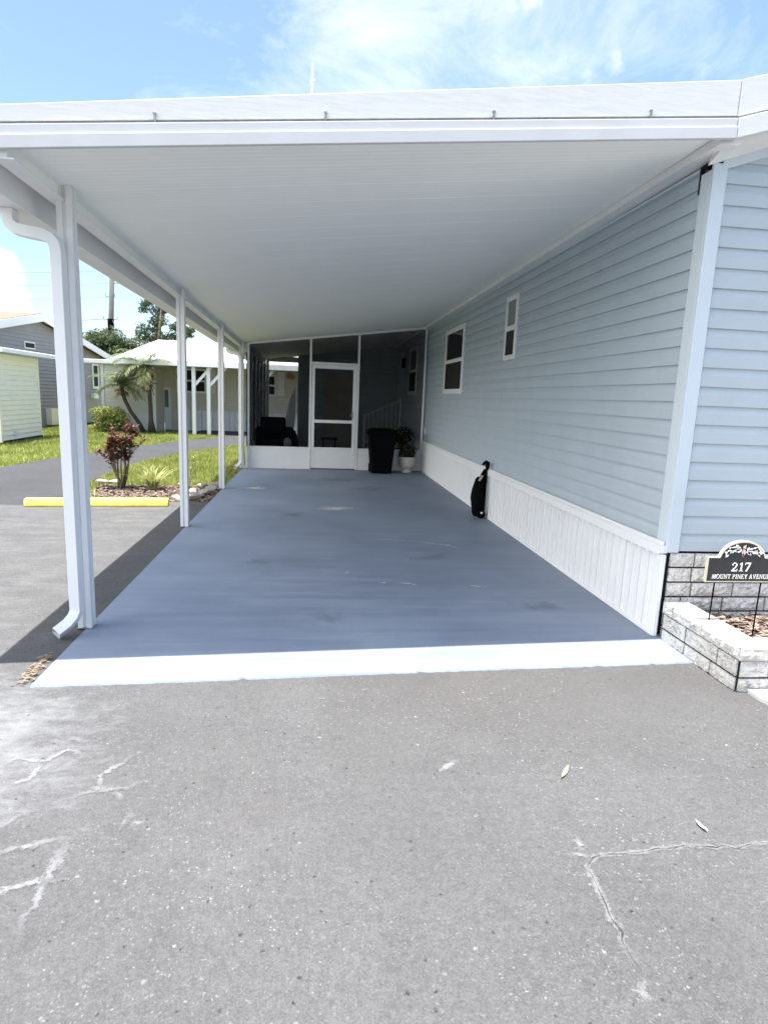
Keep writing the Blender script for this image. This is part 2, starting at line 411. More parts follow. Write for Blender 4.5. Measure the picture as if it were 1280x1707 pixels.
# ------------------------------------------------------------------ ground
ZA = -.008
g = MB(); g.poly([(-900, -900), (900, -900), (900, 900), (-900, 900)], -.075)
g.build('ground', M['far'], kind='structure')
lot = [(-60, -30), (60, -30), (60, 14), (-1.2, 14), (-1.2, 8.32), (-1.75, 8.30), (-3.2, 8.15), (-3.3, 7.85), (-60, 7.85)]
lot_o = MB().poly(lot, ZA).build('asphalt', M['asphalt'], kind='structure')
drive = [(-60, 7.85), (-3.3, 7.85), (-3.2, 8.5), (-3.42, 10.08), (-3.47, 11.6), (-3.38, 13.3), (-2.95, 15.4), (-2.15, 17.45), (-1.2, 18.6), (.2, 19.2), (14, 19.4),
         (14, 23.9), (-4.1, 23.9), (-4.1, 21.6), (-2.75, 21.0), (-3.93, 18.26), (-4.52, 15.97), (-5.14, 13.47), (-5.45, 11.3), (-6.6, 10.3), (-9, 9.9), (-60, 9.7)]
MB().poly(drive, ZA-.006).build('driveway', M['sealed'], kind='structure')
MB().poly([(-60, 8.0), (14, 8.0), (14, 70), (-60, 70)], -.055).build('lawn_soil', M['turfbase'], kind='structure')
pad = [(2.30, 2.80), (2.30, 2.72), (2.60, 1.9), (9, 1.2), (9, 2.8)]
MB().poly(pad, ZA+.0, ZA+.02).build('concrete_path', M['concrete'], kind='structure')
# slab, with its skewed front edge
def sfr(x): return 2.984+.056*(x+1.344)
sl = MB()
nx, ny = 10, 14
re_ = random.Random(8); fe = []
for i in range(141):
    x = -1.345+3.635*i/140
    fe.append((x, sfr(x)+.004*math.sin(x*2.3)+re_.gauss(0, .0022)+(re_.uniform(.006, .016) if re_.random() < .06 else 0)))
top_ = fe+[(2.29, 17.2), (-1.345, 17.2)]; k_ = len(top_); nf = len(fe)
sl.add([(x, y-(.034 if i < nf else 0), -.05) for i, (x, y) in enumerate(top_)]+[(x, y, 0) for x, y in top_],
       [tuple(range(k_))[::-1], tuple(range(k_, 2*k_))]+[(i, (i+1) % k_, k_+(i+1) % k_, k_+i) for i in range(k_)])
slab = sl.build('carport_slab', M['slab'], kind='structure')
sc = strip([[atZ(*p) for p in q] for q in ([(688, 902), (715, 906), (745, 909), (776, 917)], [(664, 972), (680, 973), (697, 976)], [(780, 976), (800, 978), (816, 980)], [(610, 899), (690, 902)])], .022, .003)
blob(sc, *atZ(562, 848)[:2], .44, .24, .003, .2)  # pale patch painted in for the sheen on the floor
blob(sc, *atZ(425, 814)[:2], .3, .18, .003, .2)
blob(sc, *atZ(547, 943)[:2], .022, .018, .003); blob(sc, *atZ(578, 955)[:2], .026, .02, .003, .6)
blob(sc, *atZ(640, 972)[:2], .07, .02, .003, 0)
sc.build('scuff_and_sheen', M['scuff_sheen'], slab, fix=False)
sm = MB()
for px, py, a, b in ((425, 938, .20, .16), (540, 1032, .22, .20), (905, 1012, .3, .16), (490, 858, .3, .3), (720, 930, .5, .2), (610, 815, .7, .5), (560, 800, .8, .4)):
    blob(sm, *atZ(px, py)[:2], a, b, .0045, rnd.uniform(-.3, .5))
sm.build('paint_smudge', M['smudge'], slab, fix=False)
# cracks in the asphalt
def zoomR(q): return [atZ(640+x/2, 1080+y/2, ZA) for x, y in q]
def zoomL(q): return [atZ(x/2, 1100+y/2, ZA) for x, y in q]
cr = strip([zoomR([(1480, 640), (1380, 655), (1280, 650), (1235, 655), (1180, 672), (1130, 662), (1030, 660), (940, 672), (850, 680), (790, 692), (720, 690), (690, 702), (675, 730), (700, 790), (730, 840), (745, 885), (790, 950), (815, 1020), (850, 1075), (875, 1110)])], .024, ZA+.003)
cr.build('asphalt_crack', M['crack'], lot_o, fix=False)
st = strip([zoomR(q) for q in ([(690, 702), (650, 690), (615, 690)], [(665, 690), (655, 655), (640, 625)], [(875, 1110), (860, 1150), (885, 1190)], [(250, 375), (215, 395), (185, 420)], [(880, 1085), (930, 1100)])]
           + [zoomL(q) for q in ([(455, 310), (420, 340), (370, 365), (330, 390), (335, 430), (300, 480)], [(200, 480), (235, 465), (300, 440), (380, 435), (430, 425), (500, 398)], [(380, 435), (405, 475)],
              [(150, 475), (115, 505), (60, 525), (0, 560), (-80, 585)], [(270, 590), (235, 600), (150, 605), (80, 630), (0, 640), (-90, 660)], [(80, 630), (30, 670)],
              [(235, 600), (215, 640), (180, 690), (155, 740), (130, 790), (80, 860), (50, 930)], [(200, 748), (155, 740), (100, 745), (20, 765), (-60, 790)], [(435, 510), (420, 545), (400, 570)], [(420, 545), (490, 540)],
              [(300, 330), (230, 300), (150, 340), (60, 330), (-20, 370)], [(150, 340), (100, 400), (20, 420)], [(350, 262), (280, 275), (200, 255)])], .026, ZA+.003)
st = strip([zoomL(q) for q in ([(235, 600), (210, 645), (180, 690), (155, 740), (125, 800)], [(300, 440), (335, 430), (380, 435)])], .04, ZA+.0045, st)
for px, py, a, b in ((535, 1165, .04, .01), (820, 1157, .022, .016), (532, 1231, .025, .018), (570, 1170, .05, .008)):
    blob(st, *atZ(px, py, ZA)[:2], a, b, ZA+.003, rnd.uniform(-.3, .3))
st.build('mineral_stain', M['stain'], lot_o, fix=False)
# ------------------------------------------------------------------ our house
WX, FY = 2.25, 3.60
house = thing('mobile_home', 'blue-grey lap-sided mobile home with white skirting beside the carport', 'house', (WX, FY, 0))
HX, HY = 6.6, 18.5
siding((WX, FY+.10, 0), (0, 1, 0), (-1, 0, 0), HY-FY-.1, .60, 2.845).build('side_wall', M['blue'], house, fix=False)
rk = .34
ztop = lambda x: 2.83+rk*(min(x, 4.42*2-x)-WX)
def fclip(z):
    a = 0 if z < 2.83 else (z-2.83)/rk
    return (max(.06, a), max(.06, 4.34-a)) if z < 3.5 else (2.2, 2.2)
siding((WX, FY, 0), (1, 0, 0), (0, -1, 0), 4.34, .565, 3.53, clip=fclip).build('front_wall', M['blue'], house, fix=False)
b = MB(); b.box(WX+.02, HX-.01, FY+.02, HY, -.05, 2.83)
b.build('wall_core', M['bluetrim'], house)
# corner post: two flanges
cb = MB()
cb.box(WX-.024, WX+.062, FY-.024, FY-.002, .555, 2.83).box(WX-.024, WX-.002, FY-.002, FY+.095, .555, 2.80)
cb.build('corner_post', M['bluetrim'], house, bevel=.004)
MB().box(WX-.020, WX-.001, FY+.098, FY+.118, 2.70, 2.85).box(WX-.022, WX+.05, FY-.018, FY+.09, 2.832, 2.852).build('corner_gap', M['mortar'], house)
# J channel and top trim under the roof
MB().box(WX-.022, WX-.001, FY+.12, HY, 2.826, 2.842).build('j_channel', M['bluetrim'], house, bevel=.003)
# frieze under the front rake
fz = MB()
for s0, s1 in ((WX+.03, 4.42),):
    d = Vector((1, 0, rk)).normalized(); L = (s1-s0)*math.sqrt(1+rk*rk)
    fz.obox((s0, FY-.026, ztop(s0)-.045), d, (0, 1, 0), (0, 0, 1), L, .024, .05)
fz.build('frieze_board', M['bluetrim'], house, bevel=.003)
# skirting
sk = MB()
y0, y1 = FY+.02, HY
prof = []
y = y0; i = 0; pw = .405
y += .002
while y < 13.2:
    # one panel: four shallow ribs and a deep seam
    for j in range(4):
        a = y+j*pw/4
        prof += [(a+.006, WX-.046), (a+.050, WX-.046), (a+.056, WX-.030), (a+.070, WX-.026), (a+.084, WX-.030), (a+.090, WX-.046), (a+.0935, WX-.046), (a+.094, WX-.012), (a+.1005, WX-.012), (a+.101, WX-.046)]
    prof += [(y+pw-.001, WX-.046)]
    y += pw
vs = [(x, yy, z) for yy, x in prof for z in (.03, .545)]
sk.add(vs, [(2*i, 2*i+1, 2*i+3, 2*i+2) for i in range(len(prof)-1)])
sk.build('skirting', M['skirt'], house)
MB().box(WX-.062, WX-.002, y0-.03, 12.36, .545, .598).box(WX-.070, WX-.062, y0-.03, 12.36, .540, .604).box(WX-.055, WX-.03, y0-.03, 12.36, .598, .625).build('skirting_cap', M['skirt'], house, bevel=.004)
MB().box(WX-.055, WX-.02, y0-.03, 12.36, .001, .03).build('skirting_track', M['skirt'], house, bevel=.003)
MB().box(WX-.05, WX-.02, FY-.03, FY+.045, .001, .54).build('skirting_end', M['skirt'], house, bevel=.004)
# windows on the carport side
def side_window(ya, yb, z0, z1, parent, fr=.05, mid=.5, top='glass', X=WX, lower='lowglass'):
    f = MB(); p = .030
    f.box(X-p, X-.001, ya, ya+fr, z0, z1).box(X-p, X-.001, yb-fr, yb, z0, z1)
    f.box(X-p, X-.001, ya+fr, yb-fr, z1-fr, z1).box(X-p, X-.001, ya+fr, yb-fr, z0, z0+fr)
    zm = z0+(z1-z0)*mid
    f.box(X-p+.006, X-.001, ya+fr, yb-fr, zm-.03, zm+.03)
    w = f.build('window', M['white'], parent, bevel=.004)
    MB().box(X-.016, X-.012, ya+fr, yb-fr, zm+.03, z1-fr).build('pane', M[top], w)
    MB().box(X-.021, X-.017, ya+fr, yb-fr, z0+fr, zm-.03).build('pane', M[lower], w)
    return w
side_window(9.43, 10.76, 1.555, 2.60, house, .075)
side_window(6.95, 7.37, 1.935, 2.648, house, .055, top='greyglass')
side_window(13.75, 14.85, 1.54, 2.60, house, .075)
ob = MB().box(WX-.035, WX-.010, 12.30, 12.375, .765, .885).build('outlet_cover', M['white'], house, bevel=.006)
# foundation stones
def stones(mb, o, u, n, length, rows, z0, rh, depth=.03, seed=0, gap=.006):
    r = random.Random(seed); o, u, n = Vector(o), Vector(u), Vector(n)
    for k in range(rows):
        a = 0; z = z0+k*rh; first = True
        while a < length-.01:
            w = r.choice((.15, .22, .25, .29, .30)) if not first else r.choice((.11, .16, .17, .25))
            first = False
            b = min(length, a+w)
            if length-b < .07: b = length
            # rough split face grid
            nu, nv = max(3, int((b-a)/.025)), 4
            g = []
            for j in range(nv+1):
                row = []
                for i in range(nu+1):
                    edge = i in (0, nu) or j in (0, nv)
                    d = depth*(.45 if edge else .55+.45*r.random())
                    row.append(o+u*(a+gap+(b-a-2*gap)*i/nu)+n*d+Vector((0, 0, z+gap+(rh-2*gap)*j/nv)))
                g.append(row)
            vs = [p for row in g for p in row]; w_ = nu+1
            fs = [(j*w_+i, j*w_+i+1, (j+1)*w_+i+1, (j+1)*w_+i) for j in range(nv) for i in range(nu)]
            # sides
            bk = [o+u*(a+gap)+Vector((0, 0, z+gap)), o+u*(b-gap)+Vector((0, 0, z+gap)), o+u*(b-gap)+Vector((0, 0, z+rh-gap)), o+u*(a+gap)+Vector((0, 0, z+rh-gap))]
            q = len(vs); vs += bk
            fs += [tuple([q, q+1]+[i for i in range(nu, -1, -1)]), tuple([q+2, q+3]+[nv*w_+i for i in range(0, nu+1)]),
                   tuple([q+1, q+2]+[j*w_+nu for j in range(nv, -1, -1)]), tuple([q+3, q]+[j*w_ for j in range(0, nv+1)])]
            mb.add(vs, fs); a = b
    return mb
fm = MB(); stones(fm, (WX+.012, FY-.004, 0), (1, 0, 0), (0, -1, 0), 3.6, 6, -.03, .0975, .03, 3)
fnd = fm.build('foundation', M['stone'], house, fix=False)
MB().box(WX+.012, HX, FY-.004, FY+.018, -.03, .556).build('foundation_joint', M['mortar'], house)
# house roof with rake overhang at the front
RY = 3.372
hr = MB()
def zr(x): return 2.965+rk*.86*(min(x, 8.84-x)-WX)
for xa, xb in ((WX-.07, 4.42), (4.42, 6.9)):
    hr.hexa([(xa, RY+.03, zr(xa)), (xb, RY+.03, zr(xb)), (xa, HY+.2, zr(xa)), (xb, HY+.2, zr(xb)),
             (xa, RY+.03, zr(xa)+.08), (xb, RY+.03, zr(xb)+.08), (xa, HY+.2, zr(xa)+.08), (xb, HY+.2, zr(xb)+.08)])
roofh = hr.build('roof', M['white'], house)
rf = MB(); d = Vector((1, 0, rk*.86)).normalized(); L = (4.42-WX+.06)/d.x
def rake(z0, z1, ya, yb):
    rf.obox((WX-.056, ya, zr(WX-.056)+z0), d, (0, 1, 0), (0, 0, 1), L, yb-ya, z1-z0)
rake(-.078, .020, RY-.022, RY+.028); rake(.034, .208, RY-.006, RY+.03)
rf.build('rake_fascia', M['edge'], roofh, bevel=.003)
sf = MB()
xa, xb = WX-.06, 4.42
sf.hexa([(xa, RY+.03, zr(xa)-.06), (xb, RY+.03, zr(xb)-.06), (xa, FY-.02, ztop(xa)+.002), (xb, FY-.02, ztop(xb)+.002),
         (xa, RY+.03, zr(xa)-.04), (xb, RY+.03, zr(xb)-.04), (xa, FY-.03, ztop(xa)+.04), (xb, FY-.03, ztop(xb)+.04)])
sf.build('soffit', M['white_old'], roofh)
# ------------------------------------------------------------------ planter wall by the corner
pl = thing('stone_planter', 'low split-face stone planter wall wrapping the house corner', 'planter', (2.6, 3.2, ZA))
s1 = MB(); stones(s1, (WX+.005, FY-.05, 0), (0, -1, 0), (-1, 0, 0), FY-.05-2.835, 2, -.035, .1, .022, 11)
stones(s1, (WX+.005, 2.835, 0), (1, 0, 0), (0, -1, 0), 2.4, 2, -.035, .1, .026, 12)
s1.build('block_course', M['stone'], pl, fix=False)
MB().box(WX+.004, WX+.14, 2.834, FY-.035, -.035, .158).box(WX+.14, WX+2.4, 2.834, 2.95, -.035, .167).build('joint_backing', M['mortar'], pl)
cp = MB(); r_ = random.Random(5)
for q0, q1 in ((2.80, 3.06), (3.066, 3.33), (3.336, 3.555)):
    cp.box(WX-.006, WX+.145, q0, q1, .168, .245+r_.uniform(-.004, .004))
x = WX+.150
while x < WX+2.3:
    w = r_.choice((.24, .29, .30)); cp.box(x, x+w-.008, 2.815, 2.955, .168, .245+r_.uniform(-.004, .004)); x += w
cp.build('cap_stone', M['capstone'], pl, bevel=.012)
s2_ = MB(); stones(s2_, (WX-.004, FY-.05, 0), (0, -1, 0), (-1, 0, 0), FY-.05-2.822, 1, .168, .077, .022, 14, .003)
stones(s2_, (WX-.020, 2.818, 0), (1, 0, 0), (0, -1, 0), 2.4, 1, .168, .077, .024, 15, .003)
s2_.build('cap_face', M['stone'], pl, fix=False)
so = MB()
nX, nY = 40, 12
vs = [(WX+.14+i*(2.2/nX), 2.95+j*((FY-.03-2.95)/nY), .135+rnd.uniform(-.012, .02)) for j in range(nY+1) for i in range(nX+1)]
so.add(vs, [(j*(nX+1)+i, j*(nX+1)+i+1, (j+1)*(nX+1)+i+1, (j+1)*(nX+1)+i) for j in range(nY) for i in range(nX)])
so.build('mulch', M['mulch'], kind='stuff')
mc = MB()
for i in range(900):
    x, y = rnd.uniform(WX+.16, WX+1.5), rnd.uniform(2.97, 3.55); a = rnd.uniform(0, 6.3); l, w = rnd.uniform(.012, .04), rnd.uniform(.006, .015); z = .15+rnd.random()*.012
    c, s_ = math.cos(a), math.sin(a); t_ = rnd.uniform(-.012, .012)
    mc.quad((x-c*l-s_*w, y-s_*l+c*w, z), (x-c*l+s_*w, y-s_*l-c*w, z-.004), (x+c*l+s_*w, y+s_*l-c*w, z+t_), (x+c*l-s_*w, y+s_*l+c*w, z+t_+.004))
t = NT('bark_chip'); wn = t.noise(30, 2)
chip = t.pbr(t.ramp(wn, [(.35, (.05, .032, .026)), (.5, (.14, .095, .075)), (.68, (.34, .28, .24))]), .9)
mc.build('bark_chips', chip, kind='stuff', fix=False)
# small grass tufts in the planter
def blades(mb, x, y, z, n, h, w, spread, r, lean=.6, segs=4):
    for i in range(n):
        a = r.uniform(0, 6.283); ln = r.uniform(.1, lean); hh = h*r.uniform(.55, 1.1); ww = w*r.uniform(.6, 1.1)
        bx, by = x+r.uniform(-spread, spread), y+r.uniform(-spread, spread)
        dx, dy = math.cos(a), math.sin(a); px, py = -dy, dx; prev = None
        for k in range(segs+1):
            u = k/segs; rr = hh*ln*1.3*u*u; zz = hh*(u-.35*ln*u*u); w2 = ww*(1-u)**.6*.5+.0004
            i0 = len(mb.v)
            mb.v += [(bx+dx*rr+px*w2, by+dy*rr+py*w2, z+zz), (bx+dx*rr-px*w2, by+dy*rr-py*w2, z+zz)]
            if prev is not None: mb.f.append((prev, prev+1, i0+1, i0))
            prev = i0
r2 = random.Random(21)
tf = at_org(MB(), (2.70, 3.08, .14)); blades(tf, 2.70, 3.08, .135, 46, .13, .009, .04, r2, 1.0)
M['straw'] = leafmat('straw_blade', (.30, .30, .10), (.52, .48, .20), (.62, .55, .28), 30)
tag(tf.build('grass_tuft', M['straw'], fix=False), 'small yellow-green grass tuft in the planter under the address sign', 'plant')
# ------------------------------------------------------------------ address sign
SX, SY, SZ = 2.462, 3.20, .48
sg = thing('address_sign', 'black arched address plaque with white lettering on two thin stakes in the planter', 'sign', (SX, SY, .14))
def outline(hw, zb, zs, r, n=20):
    P = [(-hw, zb), (hw, zb), (hw, zs), (r, zs)]
    zc = zs
    P = [(-hw, zb), (hw, zb), (hw, zs), (r*1.02, zs)]
    for i in range(n+1):
        a = math.radians(12)+math.radians(156)*i/n
        P.append((r*math.cos(a), zs-.010+r*math.sin(a)*.76))
    P += [(-r*1.02, zs), (-hw, zs)]
    return P
def plate(hw, zb, zs, r, ya, yb):
    P = outline(hw, zb, zs, r); n = len(P)
    m = MB(); m.add([(SX+x, SY+ya, SZ+z) for x, z in P]+[(SX+x, SY+yb, SZ+z) for x, z in P],
                    [tuple(range(n)), tuple(range(n, 2*n))[::-1]]+[(i, (i+1) % n, n+(i+1) % n, n+i) for i in range(n)])
    return m
plate(.2115, 0, .149, .141, -.004, .014).build('border', M['gold'], sg)
plate(.2045, .008, .143, .1345, -.007, -.003).build('face', M['signblack'], sg)
# serif lettering from strokes
G = {  # glyph: width, list of quads/polys in a 0..1 box height
 'I': (.42, [[(.14, 0), (.28, 0), (.28, 1), (.14, 1)], [(.02, 0), (.40, 0), (.40, .06), (.02, .06)], [(.02, .94), (.40, .94), (.40, 1), (.02, 1)]]),
 'N': (.86, [[(.10, 0), (.17, 0), (.17, 1), (.10, 1)], [(.68, 0), (.75, 0), (.75, 1), (.68, 1)], [(.10, 1), (.26, 1), (.75, 0), (.62, 0)], [(0, 0), (.27, 0), (.27, .06), (0, .06)], [(.57, .94), (.86, .94), (.86, 1), (.57, 1)], [(0, .94), (.2, .94), (.2, 1), (0, 1)]]),
 'U': (.84, [[(.10, .25), (.24, .25), (.24, 1), (.10, 1)], [(.64, .25), (.71, .25), (.71, 1), (.64, 1)], [(.10, .25), (.24, .25), (.34, .07), (.25, 0)], [(.25, 0), (.34, .07), (.50, .07), (.55, 0)], [(.55, 0), (.50, .07), (.64, .25), (.71, .25)], [(0, .94), (.36, .94), (.36, 1), (0, 1)], [(.54, .94), (.82, .94), (.82, 1), (.54, 1)]]),
 'T': (.74, [[(.30, 0), (.44, 0), (.44, 1), (.30, 1)], [(.02, .93), (.72, .93), (.72, 1), (.02, 1)], [(.02, .76), (.07, .76), (.1, .93), (.02, .93)], [(.64, .93), (.67, .76), (.72, .76), (.72, .93)], [(.2, 0), (.54, 0), (.54, .06), (.2, .06)]]),
 'P': (.66, [[(.10, 0), (.24, 0), (.24, 1), (.10, 1)], [(0, 0), (.34, 0), (.34, .06), (0, .06)], [(0, .94), (.4, .94), (.4, 1), (0, 1)], [(.4, 1), (.4, .93), (.5, .84), (.62, .88)], [(.62, .88), (.5, .84), (.5, .66), (.62, .62)], [(.62, .62), (.5, .66), (.4, .53), (.4, .46)], [(.2, .46), (.4, .46), (.4, .53), (.2, .53)]]),
 'E': (.68, [[(.10, 0), (.24, 0), (.24, 1), (.10, 1)], [(0, 0), (.6, 0), (.6, .07), (0, .07)], [(0, .93), (.58, .93), (.58, 1), (0, 1)], [(.24, .48), (.46, .48), (.46, .54), (.24, .54)], [(.54, .07), (.6, 0), (.66, .24), (.6, .24)], [(.52, .78), (.58, .78), (.6, 1), (.52, 1)], [(.42, .40), (.47, .40), (.47, .62), (.42, .62)]]),
 'Y': (.78, [[(.32, 0), (.46, 0), (.46, .45), (.32, .45)], [(.02, 1), (.20, 1), (.46, .45), (.32, .42)], [(.62, 1), (.70, 1), (.46, .42), (.40, .45)], [(0, .94), (.3, .94), (.3, 1), (0, 1)], [(.52, .94), (.78, .94), (.78, 1), (.52, 1)], [(.22, 0), (.56, 0), (.56, .06), (.22, .06)]]),
 'A': (.80, [[(.08, 0), (.15, 0), (.40, .95), (.36, 1)], [(.54, 0), (.71, 0), (.45, 1), (.36, 1)], [(.2, .30), (.58, .30), (.58, .37), (.2, .37)], [(0, 0), (.26, 0), (.26, .06), (0, .06)], [(.48, 0), (.8, 0), (.8, .06), (.48, .06)]]),
 'V': (.80, [[(.06, 1), (.23, 1), (.45, 0), (.38, 0)], [(.64, 1), (.71, 1), (.45, 0), (.40, .12)], [(0, .94), (.32, .94), (.32, 1), (0, 1)], [(.52, .94), (.8, .94), (.8, 1), (.52, 1)]]),
 'M': (1.0, [[(.10, 0), (.17, 0), (.19, 1), (.12, 1)], [(.78, 0), (.92, 0), (.88, 1), (.76, 1)], [(.12, 1), (.27, 1), (.52, .1), (.46, 0)], [(.74, 1), (.82, 1), (.52, 0), (.46, .08)], [(0, 0), (.27, 0), (.27, .06), (0, .06)], [(.68, 0), (1, 0), (1, .06), (.68, .06)]]),
 '1': (.46, [[(.18, 0), (.33, 0), (.33, 1), (.18, .96)], [(.05, .80), (.18, .84), (.33, 1), (.28, 1)], [(.04, 0), (.47, 0), (.47, .06), (.04, .06)]]),
 '7': (.66, [[(.05, .86), (.62, .86), (.64, 1), (.05, 1)], [(.50, .86), (.62, .86), (.30, 0), (.14, 0)], [(.03, .72), (.08, .72), (.12, 1), (.05, 1)]]),
 '2': (.66, [[(.03, 0), (.60, 0), (.60, .14), (.03, .14)], [(.55, .10), (.60, 0), (.66, .27), (.61, .27)], [(.03, .10), (.19, .10), (.50, .46), (.38, .46)], [(.38, .46), (.50, .46), (.62, .70), (.46, .68)], [(.46, .68), (.62, .70), (.54, .92), (.44, .88)], [(.44, .88), (.54, .92), (.34, 1), (.33, .93)], [(.33, .93), (.34, 1), (.10, .90), (.16, .85)], [(.04, .70), (.17, .68), (.20, .82), (.07, .84)]]),
}
n_ = 18
def ringO(w):
    q = []
    for i in range(n_):
        a, b_ = 2*math.pi*i/n_, 2*math.pi*(i+1)/n_
        def P(t, k): return (w/2+(w/2-.03-k*.13*abs(math.cos(t)))*math.cos(t)-(0), .5+(.52-k*.06)*math.sin(t))
        q.append([P(a, 0), P(b_, 0), P(b_, 1), P(a, 1)])
    return (w, q)
G['O'] = ringO(.84)
def lettering(text, xc, z, h, track=.06, sx=1.0):
    m = MB(); W = sum((.38 if ch == ' ' else G[ch][0]+track) for ch in text)*h*sx; x = xc-W/2
    for ch in text:
        if ch == ' ': x += .38*h*sx; continue
        for q in G[ch][1]:
            k = len(q); vs = [(SX+x+px*h*sx, SY-.0095, SZ+z+pz*h) for px, pz in q]+[(SX+x+px*h*sx, SY-.0072, SZ+z+pz*h) for px, pz in q]
            m.add(vs, [tuple(range(k)), tuple(range(k, 2*k))[::-1]]+[(i, (i+1) % k, k+(i+1) % k, k+i) for i in range(k)])
        x += (G[ch][0]+track)*h*sx
    return m
lettering('217', .0, .066, .052, .14, 1.12).build('house_number', M['ivory'], sg)
lettering('MOUNT PINEY AVENUE', .003, .022, .026, .06, .985).build('street_name', M['ivory'], sg)
r3 = random.Random(4)
def leaf2(m, x, z, a, l, w):
    c, s_ = math.cos(a), math.sin(a)
    P = [(0, 0), (l*.45, w), (l, 0), (l*.45, -w)]
    vs = [(SX+x+c*u-s_*v, SY-.0095, SZ+z+s_*u+c*v) for u, v in P]+[(SX+x+c*u-s_*v, SY-.0072, SZ+z+s_*u+c*v) for u, v in P]
    m.add(vs, [(0, 1, 2, 3), (7, 6, 5, 4), (0, 4, 5, 1), (1, 5, 6, 2), (2, 6, 7, 3), (3, 7, 4, 0)])
for sgn in (-1, 1):
    em = MB()
    for i in range(22):
        u = i/21; x = sgn*(.014+.080*u); z = .188+.016*math.sin(u*3)*(1 if sgn < 0 else .6)-.02*u+r3.uniform(-.008, .012)
        leaf2(em, x, z, (math.pi if sgn < 0 else 0)+r3.uniform(-1.1, 1.1), r3.uniform(.018, .034), r3.uniform(.006, .010))
    em.build('branch_emblem', M['ivory'], sg)
cd = MB(); leaf2(cd, 0, .150, math.pi/2, .058, .012); leaf2(cd, -.004, .194, 1.2, .03, .009); leaf2(cd, 0, .148, math.pi/2+.1, .03, .006)
cd.build('bird_emblem', M['cardinal'], sg)
for x in (-.145, .145):
    MB().tube([(SX+x, SY+.006, SZ+.006), (SX+x-.004, SY+.006, .10)], .0045, 6).build('stake', M['black'], sg)
# ------------------------------------------------------------------ carport
cpt = thing('carport', 'attached white aluminium carport roof on slim posts over the blue-grey slab', 'carport', (-1.30, 3.78, 0))
def zc(x, y):
    a = 2.505-.015*(y-3.7); b_ = 2.905-.007*(y-3.7)
    return a+(b_-a)*(x+1.30)/3.45
def fy(x): return 3.165+.06*(x+1.34)         # skewed front edge
XL, XR = -1.70, 2.16
YB = 17.0
pan = MB()
rows = []
y = .02; step = .0508
while y < 13.9:
    k = round(y/step)
    deep = (k % 6 == 0)
    for dy, dz in ((0, 0), (step-.022, 0), (step-.016, .0018 if deep else .0010), (step-.006, .0018 if deep else .0010)):
        rows.append((y+dy, dz))
    y += step
for i in range(len(rows)-1):
    (ya, za), (yb, zb) = rows[i], rows[i+1]
    ca = [(x, fy(x)+ya, zc(x, fy(x)+ya)+za) for x in (-1.44, XR+.02)]; cb_ = [(x, fy(x)+yb, zc(x, fy(x)+yb)+zb) for x in (-1.44, XR+.02)]
    pan.quad(ca[0], ca[1], cb_[1], cb_[0])
pan.build('ceiling_panel', M['soffit'], cpt, fix=False)
rt = MB()
c0 = []
for z in (.03, .085):
    for yy in (0, 1):
        for x in (XL+.03, XR+.04):
            Y = fy(x)+.04 if yy == 0 else YB
            c0.append((x, Y, zc(x, Y)+z))
rt.hexa(c0); rt.build('roof_panel', M['white'], cpt)
# front fascia in two tiers
def fasc(mb, x0, x1, za, zb, ya, yb, ta=0, tb=0):
    v = []
    for k, (z0, z1) in enumerate(((za, za), (zb, zb))):
        for yy in (ya, yb):
            for x in (x0, x1):
                zz = z0 if k == 0 else z1+(ta+(tb-ta)*(x-XL)/(XR-XL))
                v.append((x, fy(x)+yy, zc(x, fy(x))+zz))
    mb.hexa(v)
fa = MB()
fasc(fa, XL, XR+.03, -.043, .014, -.028, -.004)
fasc(fa, XL, XR+.03, .014, .058, -.020, -.004)
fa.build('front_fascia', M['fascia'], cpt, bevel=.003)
fu = MB(); fasc(fu, XL, XR+.03, .073, .132, -.008, .03, 0, .111)
fu.build('roof_edge', M['edge'], cpt, bevel=.003)
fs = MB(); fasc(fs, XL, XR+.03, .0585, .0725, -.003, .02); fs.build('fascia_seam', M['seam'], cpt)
for px in (268, 543, 822, 1090):
    p = atY(px, 190, 3.3); x = p.x
    MB().box(x-.004, x+.004, fy(x)-.0175, fy(x)-.0095, zc(x, fy(x))+.060, zc(x, fy(x))+.094).box(x-.008, x+.006, fy(x)-.0195, fy(x)-.0095, zc(x, fy(x))+.094, zc(x, fy(x))+.101).build('roof_clip', M['grey'], cpt)
# wall channel under the ceiling along the house
wc = MB(); 
wc.hexa([(x, y, zc(2.16, y)+z) for z in (-.052, -.004) for y in (fy(2.2)+.02, 16.88) for x in (2.135, WX-.001)])
wc.build('wall_channel', M['white'], cpt, bevel=.003)
# eave beam, gutter
bm_ = MB()
for y0_, y1_ in ((fy(-1.4)+.01, 17.0),):
    bm_.hexa([(x, y, zc(-1.34, y)+z) for z in (-.072, -.002) for y in (y0_, y1_) for x in (-1.425, -1.375)])
bm_.build('eave_beam', M['soffit'], cpt, bevel=.003)
lp = MB(); lp.hexa([(x, y, zc(-1.34, y)+z) for z in (-.080, -.073) for y in (fy(-1.4)+.006, 17.0) for x in (-1.43, -1.345)]); lp.build('beam_flange', M['white'], cpt)
gt = MB()
G0, G1 = fy(-1.6)-.01, 17.0
def gz(y): return 2.35-.010*(y-3.7)
pr = [(-1.525, .13), (-1.525, .0), (-1.665, .0), (-1.69, .05), (-1.69, .13), (-1.70, .13), (-1.70, .045), (-1.672, -.008), (-1.517, -.008), (-1.517, .13)]
n = len(pr)
vs = [(x, y, gz(y)+z) for y in (G0, G1) for x, z in pr]
gt.add(vs, [(i, (i+1) % n, n+(i+1) % n, n+i) for i in range(n)]+[tuple(range(n))[::-1], tuple(range(n, 2*n))])
gt.build('gutter', M['white'], cpt)
